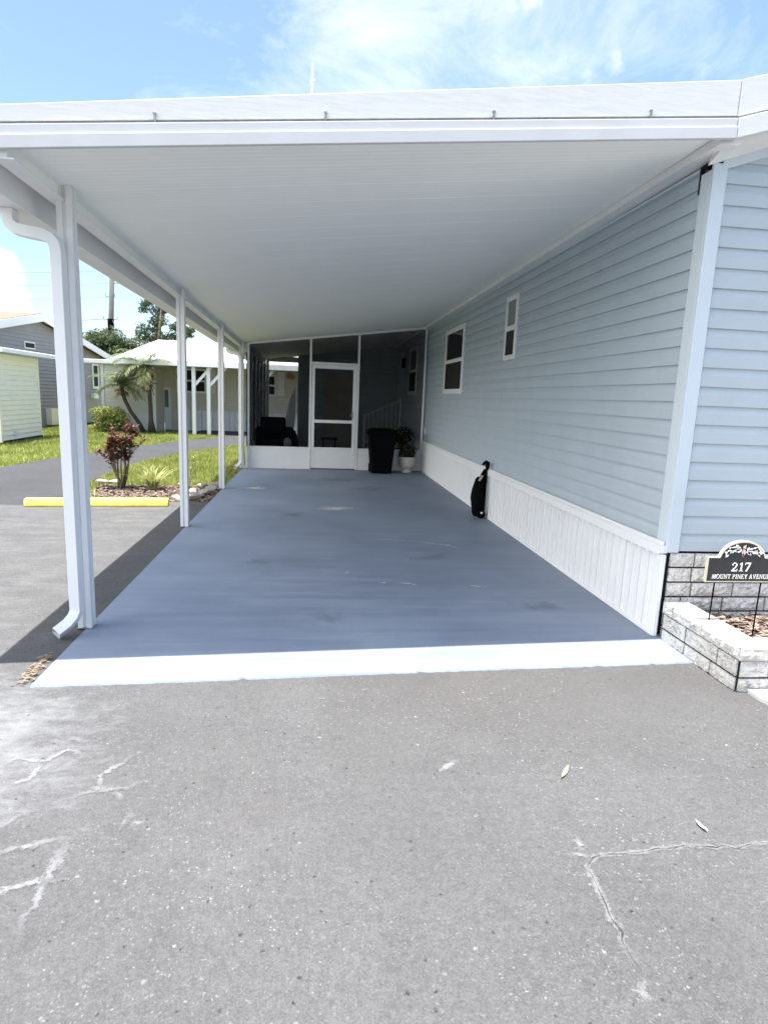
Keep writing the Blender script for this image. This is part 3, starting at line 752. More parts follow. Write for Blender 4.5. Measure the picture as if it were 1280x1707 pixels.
def post(x, y, ztop_):
    a, gr, gd = .040, .009, .012
    P = []
    for k in range(4):
        c, s_ = [(1, 0), (0, 1), (-1, 0), (0, -1)][k]
        for u, v in ((a, -a), (a, -gr), (a-gd, -gr), (a-gd, gr), (a, gr)):
            P.append((u*c-v*s_, u*s_+v*c, 0))
    m = MB(); m.prism(P, (x, y, .004), (x, y, ztop_))
    m.build('post', M['white'], cpt, bevel=.002)
    MB().box(x-.046, x+.046, y-.046, y+.046, .0015, .0038).build('post_shoe', M['grey'], cpt)
for y in (3.78, 6.74, 9.50, 12.17):
    post(-1.352, y, zc(-1.31, y)-.003)
def downspout(y, kick=True):
    x0, x1 = -1.60, -1.368
    z = gz(y)
    pts = [(x0, y, z-.009), (x0, y, z-.06), (x0+.01, y, z-.085), (x0+.035, y, z-.105), (x0+.09, y, z-.115), (x1-.07, y, z-.125), (x1-.03, y, z-.140), (x1-.008, y, z-.165), (x1, y, z-.21), (x1, y, .17)]
    if kick: pts += [(x1, y-.004, .14), (x1-.012, y-.02, .105), (x1-.04, y-.05, .068), (x1-.085, y-.10, .034)]
    m = MB(); m.tube(pts, .029, square=True, caps=False, r2=.038)
    return m
for y in (3.675, 12.05):
    o = downspout(y).build('downspout', M['white'], cpt, bevel=.003)
    sd = o.modifiers.new('thickness', 'SOLIDIFY'); sd.thickness = .002
# rooftop antenna
p = atY(521, 156, 6.0)
an = at_org(MB(), (p.x, 6.0, zc(p.x, 6)+.085)); an.tube([(p.x, 6, zc(p.x, 6)+.085), (p.x+.005, 6, 4.6)], .011, 6)
q = atY(521, 106, 6.0)
an = at_org(MB(), (p.x, 6.0, zc(p.x, 6)+.085)); an.tube([(p.x, 6, zc(p.x, 6)+.085), (q.x, 6, q.z)], .008, 6).tube([(p.x-.02, 6, q.z-.14), (p.x+.02, 6, q.z-.12)], .006, 6)
tag(an.build('antenna_mast', M['white']), 'thin white antenna mast rising above the carport roof edge', 'antenna')
# ------------------------------------------------------------------ screened porch at the back of the slab
def py(x): return 12.22+.06*(x+1.34)
PB = 16.9
po = thing('screened_porch', 'dark screened porch with white frame closing the far end of the carport', 'porch', (.45, 12.35, 0))
def pbox(mb, x0, x1, z0, z1, t=.05, off=0, z1b=None):
    z1b = z1 if z1b is None else z1b
    mb.hexa([(x0, py(x0)+off, z0), (x1, py(x1)+off, z0), (x0, py(x0)+off+t, z0), (x1, py(x1)+off+t, z0),
             (x0, py(x0)+off, z1), (x1, py(x1)+off, z1b), (x0, py(x0)+off+t, z1), (x1, py(x1)+off+t, z1b)])
    return mb
ct = lambda x: zc(x, py(x))-.004
fr = MB()
pbox(fr, -1.255, -1.215, .0, ct(-1.25), off=.001); pbox(fr, -.085, -.045, .0, ct(-.06)-.05); pbox(fr, .842, .882, .0, ct(.85)-.05); pbox(fr, 2.165, 2.20, .0, ct(2.16))
pbox(fr, -1.215, 2.165, ct(-1.215)-.05, ct(-1.215), z1b=ct(2.165))
# fix top rail lower edge slope
fr.v[-8:] = [(x, py(x)+yy, ct(x)+zz) for zz in (-.045, 0) for yy in (0, .05) for x in (-1.215, 2.165)]
pbox(fr, -1.215, -.085, .40, .43, .045, .003); pbox(fr, .882, 2.165, .40, .43, .045, .003)
pbox(fr, -.045, .842, 2.035, 2.075, .045, .002)
fr.build('frame', M['white'], po, bevel=.003)
for a, b_ in ((-1.215, -.085), (.882, 2.165)):
    pbox(MB(), a, b_, .0, .40, .03, .008).build('kick_panel', M['white'], po)
for a, b_, z0 in ((-1.215, -.085, .43), (-.045, .842, 2.075), (.882, 2.165, .43)):
    m = MB(); m.quad((a, py(a)+.025, z0), (b_, py(b_)+.025, z0), (b_, py(b_)+.025, ct(b_)-.045), (a, py(a)+.025, ct(a)-.045)); m.build('screen', M['screen'], po)
dr = MB(); a, b_ = -.038, .836
pbox(dr, a, a+.058, .02, 2.03, .032, .006); pbox(dr, b_-.072, b_, .02, 2.03, .032, .006)
pbox(dr, a+.058, b_-.072, 1.955, 2.03, .032, .006); pbox(dr, a+.058, b_-.072, .915, .975, .032, .004); pbox(dr, a+.058, b_-.072, .40, .435, .032, .006)
door = dr.build('door', M['white'], po, bevel=.003)
pbox(MB(), a+.058, b_-.072, .02, .40, .02, .012).build('door_panel', M['white'], door)
for z0, z1 in ((.435, .915), (.975, 1.955)):
    m = MB(); m.quad((a+.058, py(a)+.022, z0), (b_-.072, py(b_)+.022, z0), (b_-.072, py(b_)+.022, z1), (a+.058, py(a)+.022, z1)); m.build('door_screen', M['screen'], door)
pbox(MB(), b_-.085, b_-.055, 1.02, 1.14, .012, -.008).box(b_-.12, b_-.075, py(.8)-.03, py(.8)-.02, 1.065, 1.085).build('handle', M['grey'], door, bevel=.003)
# porch left side: knee wall, mullions, screens
lw = MB(); LX = -1.30
lw.box(LX, LX+.05, 12.30, PB, 0, .40)
lw.build('side_knee_wall', M['white_old'], po)
for y in (13.2, 14.1, 15.0, 15.9, 16.82):
    MB().box(LX-.005, LX+.045, y, y+.16, .40, zc(LX, y)-.09).build('side_mullion', M['bluetrim'], po, bevel=.003)
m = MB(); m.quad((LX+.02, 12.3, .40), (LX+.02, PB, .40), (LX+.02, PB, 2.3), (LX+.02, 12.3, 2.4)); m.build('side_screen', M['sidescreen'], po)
MB().box(LX, LX+.05, 12.3, PB, 2.20, 2.36).build('side_header', M['white_old'], po)
# back wall with an opening on the left
bw = siding((-.30, PB, 0), (1, 0, 0), (0, -1, 0), WX+.30, .02, 2.80); bw.build('back_wall', M['blue'], po, fix=False)
MB().box(-.42, -.30, PB-.03, PB+.06, 0, 2.48).build('back_post', M['blue'], po)
MB().box(-.41, WX, PB+.02, PB+.10, 0, 2.80).build('back_wall_core', M['bluetrim'], po)
MB().box(-1.245, -1.175, PB-.02, PB+.05, 0, 2.40).box(-1.175, -.42, PB-.02, PB+.05, 2.26, 2.40).box(-1.175, -.42, PB-.02, PB+.05, .12, .20).build('back_frame', M['white'], po)
m = MB(); m.quad((-1.175, PB+.02, .2), (-.42, PB+.02, .2), (-.42, PB+.02, 2.26), (-1.175, PB+.02, 2.26)); m.build('back_screen', M['thinscreen'], po)
MB().box(-1.175, -.42, PB, PB+.03, .0, .12).build('back_kick_panel', M['white'], po)
MB().box(-1.25, 2.2, 12.6, PB-.05, .003, .012).build('carpet', M['dark'], po)
MB().box(.26, 1.09, PB-.06, PB-.022, .02, 2.05).box(.26, 1.09, PB-.065, PB-.061, .9, .92).build('storage_door', M['shedpanel'], po, bevel=.004)
# entry stairs with railing against the house
es = thing('entry_steps', 'steps with a slatted handrail inside the porch beside the house door', 'steps', (1.8, 16.3, 0))
for k in range(3):
    MB().box(1.35+.28*k, WX-.01, 15.75, 16.75, .012+.19*k, .012+.19*(k+1)).build('step', M['shedpanel'], es)
rl = MB(); rl.tube([(1.28, 15.72, .98), (2.18, 15.72, 1.40)], .022, 6); rl.tube([(1.28, 15.72, .30), (2.18, 15.72, .68)], .018, 6)
for i in range(9):
    u = i/8; x = 1.28+.9*u; rl.tube([(x, 15.72, .30+.38*u), (x, 15.72, .98+.42*u)], .011, 5)
rl.tube([(1.28, 15.72, .012), (1.28, 15.72, 1.02)], .028, 6); rl.tube([(2.18, 15.72, .58), (2.18, 15.72, 1.44)], .028, 6)
rl.build('railing', M['white_old'], es)
MB().box(WX-.03, WX-.012, 15.85, 16.65, .60, 2.60).build('house_door', M['bluetrim'], house, bevel=.004)
ll = MB().box(WX-.10, WX-.013, 15.50, 15.60, 2.18, 2.42).build('door_light', M['black'], house, bevel=.01)
# porch contents
sofa = thing('patio_armchair', 'bulky black cushioned chair behind the left porch screen', 'chair', (-.9, 14.2, .012))
MB().box(-1.22, -.62, 13.9, 14.6, .25, .50).build('seat', M['blackfab'], sofa, bevel=.05)
MB().obox((-1.20, 14.5, .45), (1, 0, 0), (0, .96, .28), (0, -.28, .96), .58, .16, .46).build('backrest', M['blackfab'], sofa, bevel=.06)
for x in (-1.25, -.68): MB().box(x, x+.09, 13.85, 14.55, .25, .70).build('armrest', M['blackfab'], sofa, bevel=.03)
for x in (-1.22, -.66):
    for y in (13.92, 14.5): MB().box(x, x+.05, y, y+.05, .012, .25).build('leg', M['black'], sofa)
bag = at_org(MB(), (-.55, 14.0, .012)); pr_ = [(.02, .013), (.20, .02), (.24, .2), (.22, .45), (.17, .62), (.08, .72), (.01, .73)]
bag.lathe((-.55, 14.05, 0), pr_, 14)
tag(bag.build('rubbish_bag', M['blackfab'], smooth=True), 'black bag slumped on the porch floor beside the dark chair', 'bag')
jt = at_org(MB(), (-.55, 13.75, 0)); jt.lathe((-.55, 13.72, 0), [(.05, .30), (.075, .32), (.085, .38), (.08, .46), (.05, .48), (.05, .50)], 16)
st_ = thing('side_table', 'low black stool table holding a pale jar in the porch', 'table', (-.55, 13.72, .012))
MB().lathe((-.55, 13.72, 0), [(.2, .27), (.21, .28), (.21, .298), (.2, .299)], 20).build('table_top', M['black'], st_)
for a in range(3): MB().tube([(-.55+.15*math.cos(a*2.1), 13.72+.15*math.sin(a*2.1), .27), (-.55+.19*math.cos(a*2.1), 13.72+.19*math.sin(a*2.1), .013)], .014, 6).build('leg', M['black'], st_)
tag(jt.build('ceramic_jar', M['pot'], smooth=True), 'pale round jar low behind the left porch screen', 'jar')
um = thing('patio_umbrella', 'closed white patio umbrella leaning in the left porch bay', 'umbrella', (-.70, 16.55, .012))
u0, u1 = Vector((-.70, 16.55, .012)), Vector((-.50, 16.55, 1.60))
ax = (u1-u0)
cm = MB(); cm.tube([u0+ax*t_ for t_ in (.34, .40, .55, .75, .9, .97, 1)], [.115, .13, .12, .085, .05, .03, .01], 12); cm.build('canopy', M['canvas'], um, smooth=True)
MB().tube([u0, u0+ax*.36], .018, 8).build('pole', M['grey'], um)
stl = thing('plant_stool', 'small dark stool seen low through the porch door screen', 'stool', (.36, 14.6, .012))
MB().box(.20, .55, 14.45, 14.75, .44, .475).build('seat', M['black'], stl, bevel=.01)
for x in (.23, .50):
    for y in (14.48, 14.70): MB().box(x, x+.025, y, y+.025, .012, .44).build('leg', M['black'], stl)
def leafball(mb, c, rx, ry, rz, n, size, r, asp=.5, fill=.5, droop=0):
    c = Vector(c)
    for i in range(n):
        while True:
            v = Vector((r.uniform(-1, 1), r.uniform(-1, 1), r.uniform(-1, 1)))
            if fill**2*.5 < v.length_squared <= 1: break
        p = c+Vector((v.x*rx, v.y*ry, v.z*rz))
        nrm = (v+Vector((r.gauss(0, .5), r.gauss(0, .5), r.gauss(.3, .5)))).normalized()
        t1 = nrm.orthogonal().normalized(); t1 = Matrix.Rotation(r.uniform(0, 6.28), 3, nrm) @ t1; t2 = nrm.cross(t1)
        l = size*r.uniform(.6, 1.3); w = l*asp
        t1 = (t1+Vector((0, 0, -droop))).normalized()
        i0 = len(mb.v)
        mb.v += [tuple(p-t1*l*.5), tuple(p+t2*w*.5+nrm*l*.08), tuple(p+t1*l*.5-nrm*l*.1), tuple(p-t2*w*.5+nrm*l*.08)]
        mb.f.append((i0, i0+1, i0+2, i0+3))
r4 = random.Random(9)
dp = thing('potted_shrub', 'dark leafy potted shrub inside the porch behind the rubbish bin', 'plant', (2.0, 13.6, .012))
m = MB(); leafball(m, (1.98, 13.6, .62), .24, .2, .24, 300, .13, r4, .25); m.build('foliage', M['potleaf'], dp, fix=False)
MB().lathe((1.98, 13.6, 0), [(.12, .013), (.17, .3), (.18, .36), (.15, .36)], 18).build('pot', M['black'], dp, smooth=True)
MB().tube([(1.98, 13.6, .36), (1.99, 13.6, .62)], .02, 6).build('stem', M['bark'], dp)
# ------------------------------------------------------------------ bin, pot, bag on the slab
bn = thing('rubbish_bin', 'tall black wheeled rubbish bin in front of the porch wall', 'bin', (1.32, 11.98, 0))
B0 = (1.32, 11.98)
def taper(mb, cx, cy, z0, z1, a0, b0, a1, b1):
    mb.hexa([(cx-a0, cy-b0, z0), (cx+a0, cy-b0, z0), (cx-a0, cy+b0, z0), (cx+a0, cy+b0, z0), (cx-a1, cy-b1, z1), (cx+a1, cy-b1, z1), (cx-a1, cy+b1, z1), (cx+a1, cy+b1, z1)])
    return mb
taper(MB(), *B0, .012, .74, .195, .19, .255, .235).build('body', M['black'], bn, bevel=.02)
taper(MB(), *B0, .735, .79, .285, .255, .285, .255).build('rim', M['black'], bn, bevel=.012)
lid = MB(); taper(lid, *B0, .79, .83, .28, .26, .27, .25); taper(lid, *B0, .83, .86, .25, .23, .18, .17); lid.build('lid', M['black'], bn, bevel=.012)
MB().tube([(B0[0]-.22, B0[1]+.26, .77), (B0[0]-.22, B0[1]+.30, .80), (B0[0]+.22, B0[1]+.30, .80), (B0[0]+.22, B0[1]+.26, .77)], .014, 6).build('handle', M['black'], bn)
for s_ in (-1, 1):
    MB().tube([(B0[0]+s_*.16, B0[1]+.2, .085), (B0[0]+s_*.215, B0[1]+.2, .085)], .085, 14).build('wheel', M['black'], bn)
pt = thing('flower_urn', 'mottled white footed urn with dark plant at the house corner of the porch', 'plant pot', (1.86, 12.15, 0))
PC = (1.86, 12.14, 0)
MB().lathe(PC, [(.10, .002), (.11, .02), (.085, .045), (.07, .06), (.11, .09), (.155, .15), (.17, .22), (.165, .27), (.19, .295), (.19, .315), (.16, .315), (.15, .27), (.02, .26)], 28).build('urn', M['pot'], pt, smooth=True)
m = MB(); blades(m, PC[0], PC[1], .27, 60, .30, .035, .08, r4, .9); leafball(m, (PC[0], PC[1], .42), .19, .17, .13, 220, .09, r4, .45)
m.build('foliage', M['potleaf'], pt, fix=False)
gb = thing('carry_bag', 'slim black bag with hooked handle standing against the white skirting', 'bag', (2.10, 7.55, 0))
GX, GY = 2.085, 7.55
bd = MB(); bd.tube([(GX+.005, GY, .02), (GX+.004, GY, .06), (GX-.002, GY, .15), (GX-.012, GY, .25), (GX-.008, GY, .34), (GX+.004, GY, .42), (GX+.016, GY, .49), (GX+.022, GY, .51)], [.052, .072, .078, .085, .078, .068, .056, .040], 16)
bd.build('body', M['blackfab'], gb, smooth=True)
MB().tube([(GX-.040, GY-.03, .38), (GX-.046, GY-.03, .45), (GX-.052, GY-.03, .492)], [.022, .017, .009], 8).build('strap', M['blackfab'], gb, smooth=True)
MB().tube([(GX+.022, GY-.01, .46), (GX+.044, GY-.01, .545), (GX+.070, GY-.005, .615)], [.040, .032, .018], 8).build('flap', M['blackfab'], gb, smooth=True)
MB().tube([(GX+.080, GY, .03), (GX+.082, GY, .40), (GX+.090, GY, .60), (GX+.098, GY, .655), (GX+.094, GY, .690), (GX+.075, GY, .700), (GX+.045, GY, .682), (GX+.028, GY, .668)], [.018, .018, .020, .027, .033, .030, .022, .010], 10).build('handle', M['black'], gb, smooth=True)
MB().tube([(GX+.03, GY-.062, .055), (GX+.03, GY-.10, .055)], .052, 16).build('wheel', M['black'], gb)
MB().tube([(GX+.03, GY-.101, .075), (GX+.03, GY-.106, .075)], .014, 10).build('wheel_hub', M['cloth'], gb)
MB().tube([(GX-.01, GY-.045, .47), (GX+.028, GY-.042, .54)], .016, 6).build('tag', M['leafpale'], gb)
# ------------------------------------------------------------------ parking lot details
ws = thing('wheel_stop', 'yellow painted concrete wheel stop across the parking space', 'wheel stop', (-2.62, 7.95, ZA))
w0, w1 = Vector((-3.44, 7.82, ZA)), Vector((-1.80, 8.00, ZA)); d = (w1-w0).normalized(); nrm = Vector((-d.y, d.x, 0))
P = [(-.075, 0), (-.072, .045), (-.05, .092), (.05, .092), (.072, .045), (.075, 0)]
m = MB(); m.prism([nrm*a+Vector((0, 0, b_)) for a, b_ in P], w0+Vector((0, 0, .002)), w1+Vector((0, 0, .002))); m.build('stop_block', M['yellow'], ws, bevel=.012)
for u in (.18, .82):
    c = w0+d*(u*(w1-w0).length); MB().tube([c+Vector((0, 0, .09)), c+Vector((0, 0, .097))], .012, 8).build('anchor_bolt', M['grey'], ws)
# dropped leaf and small litter
def dryleaf(x, y, z, a, l, w, label, mat, group=None):
    m = at_org(MB(), (x, y, z)); c, s_ = math.cos(a), math.sin(a); n = 8
    up, dn = [], []
    for i in range(n+1):
        u = i/n; ww = w*math.sin(math.pi*min(1, u*1.02+.02))**.8*(1-.3*u); t_ = l*(u-.5); h_ = .003+.012*abs(u-.5)
        up.append((x+c*t_-s_*ww, y+s_*t_+c*ww, z+h_+.006)); dn.append((x+c*t_+s_*ww, y+s_*t_-c*ww, z+h_+.004))
    mid = [(x+c*l*(i/n-.5), y+s_*l*(i/n-.5), z+.003+.010*abs(i/n-.5)) for i in range(n+1)]
    k = n+1
    m.add(up+mid+dn, [(i, i+1, k+i+1, k+i) for i in range(n)]+[(k+i, k+i+1, 2*k+i+1, 2*k+i) for i in range(n)])
    return tag(m.build('fallen_leaf', mat, fix=False), label, 'leaf', group)
p = atZ(942, 1288, ZA); dryleaf(p.x, p.y, ZA, .92, .115, .009, 'bleached slender dead leaf lying alone on the open asphalt', M['leafpale'])
p = atZ(1168, 1380, ZA); dryleaf(p.x, p.y, ZA, 1.72, .06, .008, 'small white curled petal beside the long asphalt crack', M['ivory'])
lit = MB(); r5 = random.Random(31)
for i in range(75):
    u = r5.random(); base = atZ(44, 1142, ZA).lerp(atZ(92, 1092, ZA), u); x, y = base.x+r5.gauss(-.02, .018), base.y+r5.gauss(0, .02)
    a, l, w = r5.uniform(0, 6.3), r5.uniform(.008, .028), r5.uniform(.003, .008); c, s_ = math.cos(a), math.sin(a); z = ZA+.004+r5.random()*.014
    lit.quad((x-c*l, y-s_*l, z), (x-s_*w, y+c*w, z+.004), (x+c*l, y+s_*l, z+r5.uniform(0, .01)), (x+s_*w, y-c*w, z+.003))
lit.build('leaf_litter', M['leafdry'], fix=False, kind='stuff')
# planting bed
bed = [(-3.15, 8.2), (-1.75, 8.34), (-1.36, 8.34), (-1.36, 9.75), (-1.8, 9.85), (-2.4, 9.75), (-3.1, 9.55)]
MB().poly(bed, -.052, -.012).build('planting_bed', M['mulch'], kind='structure')
bc = MB()
for i in range(1500):
    x, y = rnd.uniform(-3.1, -1.38), rnd.uniform(8.3, 9.7); a = rnd.uniform(0, 6.3); l, w = rnd.uniform(.015, .05), rnd.uniform(.008, .02); c, s_ = math.cos(a), math.sin(a); z = -.008
    bc.quad((x-c*l-s_*w, y-s_*l+c*w, z), (x-c*l+s_*w, y-s_*l-c*w, z), (x+c*l+s_*w, y+s_*l-c*w, z+rnd.uniform(0, .02)), (x+c*l-s_*w, y+s_*l+c*w, z+rnd.uniform(0, .02)))
bc.build('bark_chips', chip, kind='stuff', fix=False)
def rock(x, y, rx, ry, rz, label, seed, group='garden rocks edging the planting bed', z=-.02):
    bm = bmesh.new(); bmesh.ops.create_icosphere(bm, subdivisions=3, radius=1); r = random.Random(seed)
    ph = [(Vector((r.gauss(0, 1), r.gauss(0, 1), r.gauss(0, 1))).normalized(), r.uniform(.5, .85)) for _ in range(9)]
    for v in bm.verts:
        for n, k in ph:
            d_ = v.co.dot(n)
            if d_ > k: v.co -= n*(d_-k)*.85
        v.co += v.co.normalized()*r.uniform(-.02, .02)
        v.co = Vector((v.co.x*rx, v.co.y*ry, v.co.z*rz))
    me = bpy.data.meshes.new('rock'); bm.to_mesh(me); bm.free(); me.materials.append(M['rock'])
    o = bpy.data.objects.new('rock', me); C.objects.link(o); o.location = (x, y, z+rz*.55); o.rotation_euler = (0, 0, r.uniform(0, 3))
    return tag(o, label, 'rock', group)
for i, (px, py_, s_, lb) in enumerate(((327, 831, .13, 'flat pale rock nearest the slab edge by the wheel stop'), (343, 824, .12, 'brown rock by the slab edge, second in the row from the yellow stop'), (352, 817, .11, 'rock half in the eave shadow beside the slab, middle of the row'),
     (338, 815, .12, 'rounded rock behind the row beside the thin sapling'), (322, 822, .10, 'small rock between the sapling and the yellow wheel stop'), (360, 811, .11, 'farthest rock of the row along the slab edge'),
     (297, 833, .09, 'pale rock beside the right end of the yellow wheel stop'), (305, 812, .10, 'light rock at the back of the bed behind the strappy plant'), (190, 806, .10, 'pale edging stone behind the red shrub, left one'), (170, 807, .11, 'pale edging stone at the far left of the bed'))):
    p = atZ(px, py_, -.02); rock(p.x, p.y, s_, s_*.75, s_*.5, lb, 40+i)
# croton shrub
cs = thing('croton_shrub', 'dark red croton shrub with upright bare stems behind the yellow wheel stop', 'shrub', (-2.78, 9.38, -.02))
r6 = random.Random(12)
lf = MB(); sg_ = MB()
base = Vector((-2.76, 9.38, -.02))
def strapleaf(mb, p, d, l, w, r):
    d = d.normalized(); s_ = d.cross(Vector((0, 0, 1)));
    if s_.length < .05: s_ = Vector((1, 0, 0))
    s_ = (s_.normalized()+Vector((r.gauss(0, .25), r.gauss(0, .25), r.gauss(0, .25)))).normalized(); n = s_.cross(d).normalized()
    i0 = len(mb.v)
    for u, ww, b_ in ((0, .12, 0), (.35, 1, .04), (.7, .8, .03), (1, .05, -.10)):
        for k in (-1, 1): mb.v.append(tuple(p+d*l*u+s_*w*.5*ww*k+n*l*b_))
    for k in range(3): mb.f.append((i0+2*k, i0+2*k+1, i0+2*k+3, i0+2*k+2))
tips = []
for i in range(11):
    a = r6.uniform(-1, 1); tip = base+Vector((a*.20+r6.gauss(-.03, .035), r6.uniform(-.18, .18), r6.uniform(.72, 1.14)-.28*abs(a)))
    mid = base.lerp(tip, .5)+Vector((r6.gauss(0, .03), r6.gauss(0, .03), -.04))
    q = [base+Vector((r6.gauss(0, .03), r6.gauss(0, .03), 0)), mid, tip]
    sg_.tube([q[0], q[0].lerp(q[1], .5)+Vector((r6.gauss(0, .01), 0, 0)), q[1], q[1].lerp(q[2], .5), q[2]], [.015, .013, .011, .009, .005], 6)
    tips += [q[1].lerp(q[2], t_) for t_ in (.35, .55, .75, .9, 1, 1)]
    for k in range(2):
        s0 = q[1].lerp(q[2], r6.uniform(.1, .7)); e = s0+Vector((r6.gauss(0, .07), r6.gauss(0, .07), r6.uniform(.08, .25)))
        sg_.tube([s0, e], [.007, .004], 5); tips += [e, e, s0.lerp(e, .6)]
for p in tips:
    for k in range(9):
        a = r6.uniform(0, 6.283); strapleaf(lf, p+Vector((r6.gauss(0, .012), r6.gauss(0, .012), r6.gauss(0, .03))), Vector((math.cos(a), math.sin(a), r6.uniform(-.3, .9))), r6.uniform(.055, .105), r6.uniform(.026, .042), r6)
sg_.build('stem', M['bark'], cs, smooth=True); lf.build('foliage', M['croton'], cs, fix=False)
sp = at_org(MB(), (-2.32, 9.3, -.02)); blades(sp, -2.32, 9.3, -.02, 120, .42, .036, .05, r6, 1.1, 5)
tag(sp.build('strap_plant', M['spiky'], fix=False), 'low yellow-green spiky strap-leaved plant right of the red shrub', 'plant')
sp = at_org(MB(), (-3.0, 8.55, -.02)); blades(sp, -2.92, 8.45, -.02, 34, .16, .012, .12, r6, 1.1, 4)
tag(sp.build('weed_clump', M['spiky'], fix=False), 'wispy weed clump at the left end of the bed behind the yellow stop', 'plant')
sa = thing('sapling', 'thin green sapling beside the second carport post', 'plant', (-1.80, 9.36, -.02))
m = MB(); m.tube([(-1.80, 9.36, -.02), (-1.79, 9.36, .2), (-1.74, 9.38, .42), (-1.70, 9.38, .55)], [.008, .007, .005, .003], 5); m.build('stem', M['bark'], sa)
m = MB()
for i in range(46):
    u = r6.random(); p = Vector((-1.80+.1*u, 9.36, -.02+.57*u)); a = r6.uniform(0, 6.28); strapleaf(m, p, Vector((math.cos(a), math.sin(a), .6)), r6.uniform(.05, .12)*(1.2-.6*u), .022, r6)
blades(m, -1.80, 9.36, -.02, 26, .2, .014, .06, r6, .9)
m.build('foliage', M['spiky'], sa, fix=False)
# ------------------------------------------------------------------ lawn
def inpoly(x, y, P):
    c = False; n = len(P); j = n-1
    for i in range(n):
        if (P[i][1] > y) != (P[j][1] > y) and x < (P[j][0]-P[i][0])*(y-P[i][1])/(P[j][1]-P[i][1])+P[i][0]: c = not c
        j = i
    return c
gr = MB(); r7 = random.Random(77)
def turf(x0, x1, y0, y1, n, h, w, bad):
    for i in range(n):
        x, y = r7.uniform(x0, x1), r7.uniform(y0, y1)
        if any(inpoly(x, y, q) for q in bad): continue
        for k in range(3):
            a = r7.uniform(0, 6.283); c, s_ = math.cos(a), math.sin(a); hh = h*r7.uniform(.5, 1.15); bx, by = x+r7.gauss(0, .03), y+r7.gauss(0, .03); le = hh*r7.uniform(.1, .8); b2 = r7.uniform(0, 6.283)
            gr.add([(bx-c*w, by-s_*w, -.056), (bx+c*w, by+s_*w, -.056), (bx+math.cos(b2)*le, by+math.sin(b2)*le, -.056+hh)], [(0, 1, 2)])
house_zone = [(-12, 15.8), (-7.45, 15.8), (-7.6, 18.6), (-12, 18.6)]
tanz = [(-7.2, 22.5), (8, 22.5), (8, 40), (-7.2, 40)]
greyz = [(-30, 17.5), (-9.75, 17.5), (-9.0, 28), (-30, 28)]
bads = [drive, lot, bed, [(-1.345, 2), (2.3, 2), (2.3, 17.3), (-1.345, 17.3)], house_zone, tanz, greyz]
turf(-3.5, -1.33, 8.6, 18.9, 13000, .085, .010, bads)
turf(-3.2, 1.0, 17.2, 19.6, 2500, .08, .011, bads)
turf(-11, -2.6, 10.0, 24.5, 26000, .085, .014, bads)
gr.build('grass', M['grass'], fix=False, kind='stuff')
# ------------------------------------------------------------------ neighbouring buildings
# cream shed: wall faces the drive
sh = thing('garden_shed', 'cream lap-sided shed with white flat eave at the far left lawn', 'shed', (-8.6, 17.3, -.05))
sx0, sx1 = -7.53, -7.60
siding((-7.53, 16.08, 0), (-.03, 1, 0), (1, .03, 0), 2.44, .04, 2.13, .12, .024, dutch=False).build('wall', M['cream'], sh, fix=False)
siding((-9.9, 16.08, 0), (1, 0, 0), (0, -1, 0), 2.37, .04, 2.13, .12, .014).build('front_wall', M['cream'], sh, fix=False)
MB().poly([(-9.9, 16.1), (-7.545, 16.1), (-7.62, 18.5), (-9.9, 18.5)], -.05, 2.13).build('core', M['cream'], sh)
MB().box(-7.57, -7.50, 16.05, 16.12, .0, 2.13).build('corner_board', M['cream'], sh, bevel=.005)
MB().box(-7.64, -7.575, 18.46, 18.54, .0, 2.13).build('corner_board', M['cream'], sh, bevel=.005)
m = MB(); m.hexa([(x, y, z+(0 if x > -8 else .25)) for z in (2.14, 2.25) for y in (15.7, 18.9) for x in (-10.3, -7.18)])
m.build('roof', M['white'], sh, bevel=.015)
MB().box(-7.60, -7.535, 16.1, 18.48, -.05, .035).build('base', M['mortar'], sh)
MB().box(-7.55, -7.522, 16.75, 16.95, .12, .25).build('vent', M['white_old'], sh, bevel=.004)
# grey gabled house, gable end towards the drive
gh = thing('grey_house', 'dark grey sided house with shingle roof and white-trimmed gable at far left', 'house', (-12.5, 23.3, -.05))
P0 = Vector((-9.92, 17.2, 0)); gd = Vector((.105, 1, 0)).normalized(); gn = Vector((gd.y, -gd.x, 0)); GL = 10.9; pk = 1.05
def gclip(z):
    a = 0 if z < 2.55 else (z-2.55)/pk*GL/2
    return (a, GL-a)
siding(P0, gd, gn, GL, .0, 3.60, .12, .026, clip=gclip, dutch=False).build('gable_wall', M['greysid'], gh, fix=False)
m = MB(); q = P0-gn*.02; bk = -gn*9
m.add([q, q+gd*GL, q+gd*GL+Vector((0, 0, 2.55)), q+gd*GL/2+Vector((0, 0, 3.60)), q+Vector((0, 0, 2.55))]+[v+bk for v in (q, q+gd*GL, q+gd*GL+Vector((0, 0, 2.55)), q+gd*GL/2+Vector((0, 0, 3.60)), q+Vector((0, 0, 2.55)))],
      [(0, 1, 2, 3, 4), (9, 8, 7, 6, 5), (0, 5, 6, 1), (1, 6, 7, 2), (2, 7, 8, 3), (3, 8, 9, 4), (4, 9, 5, 0)])
m.build('wall', M['greysid'], gh)
m = MB(); m2 = MB()
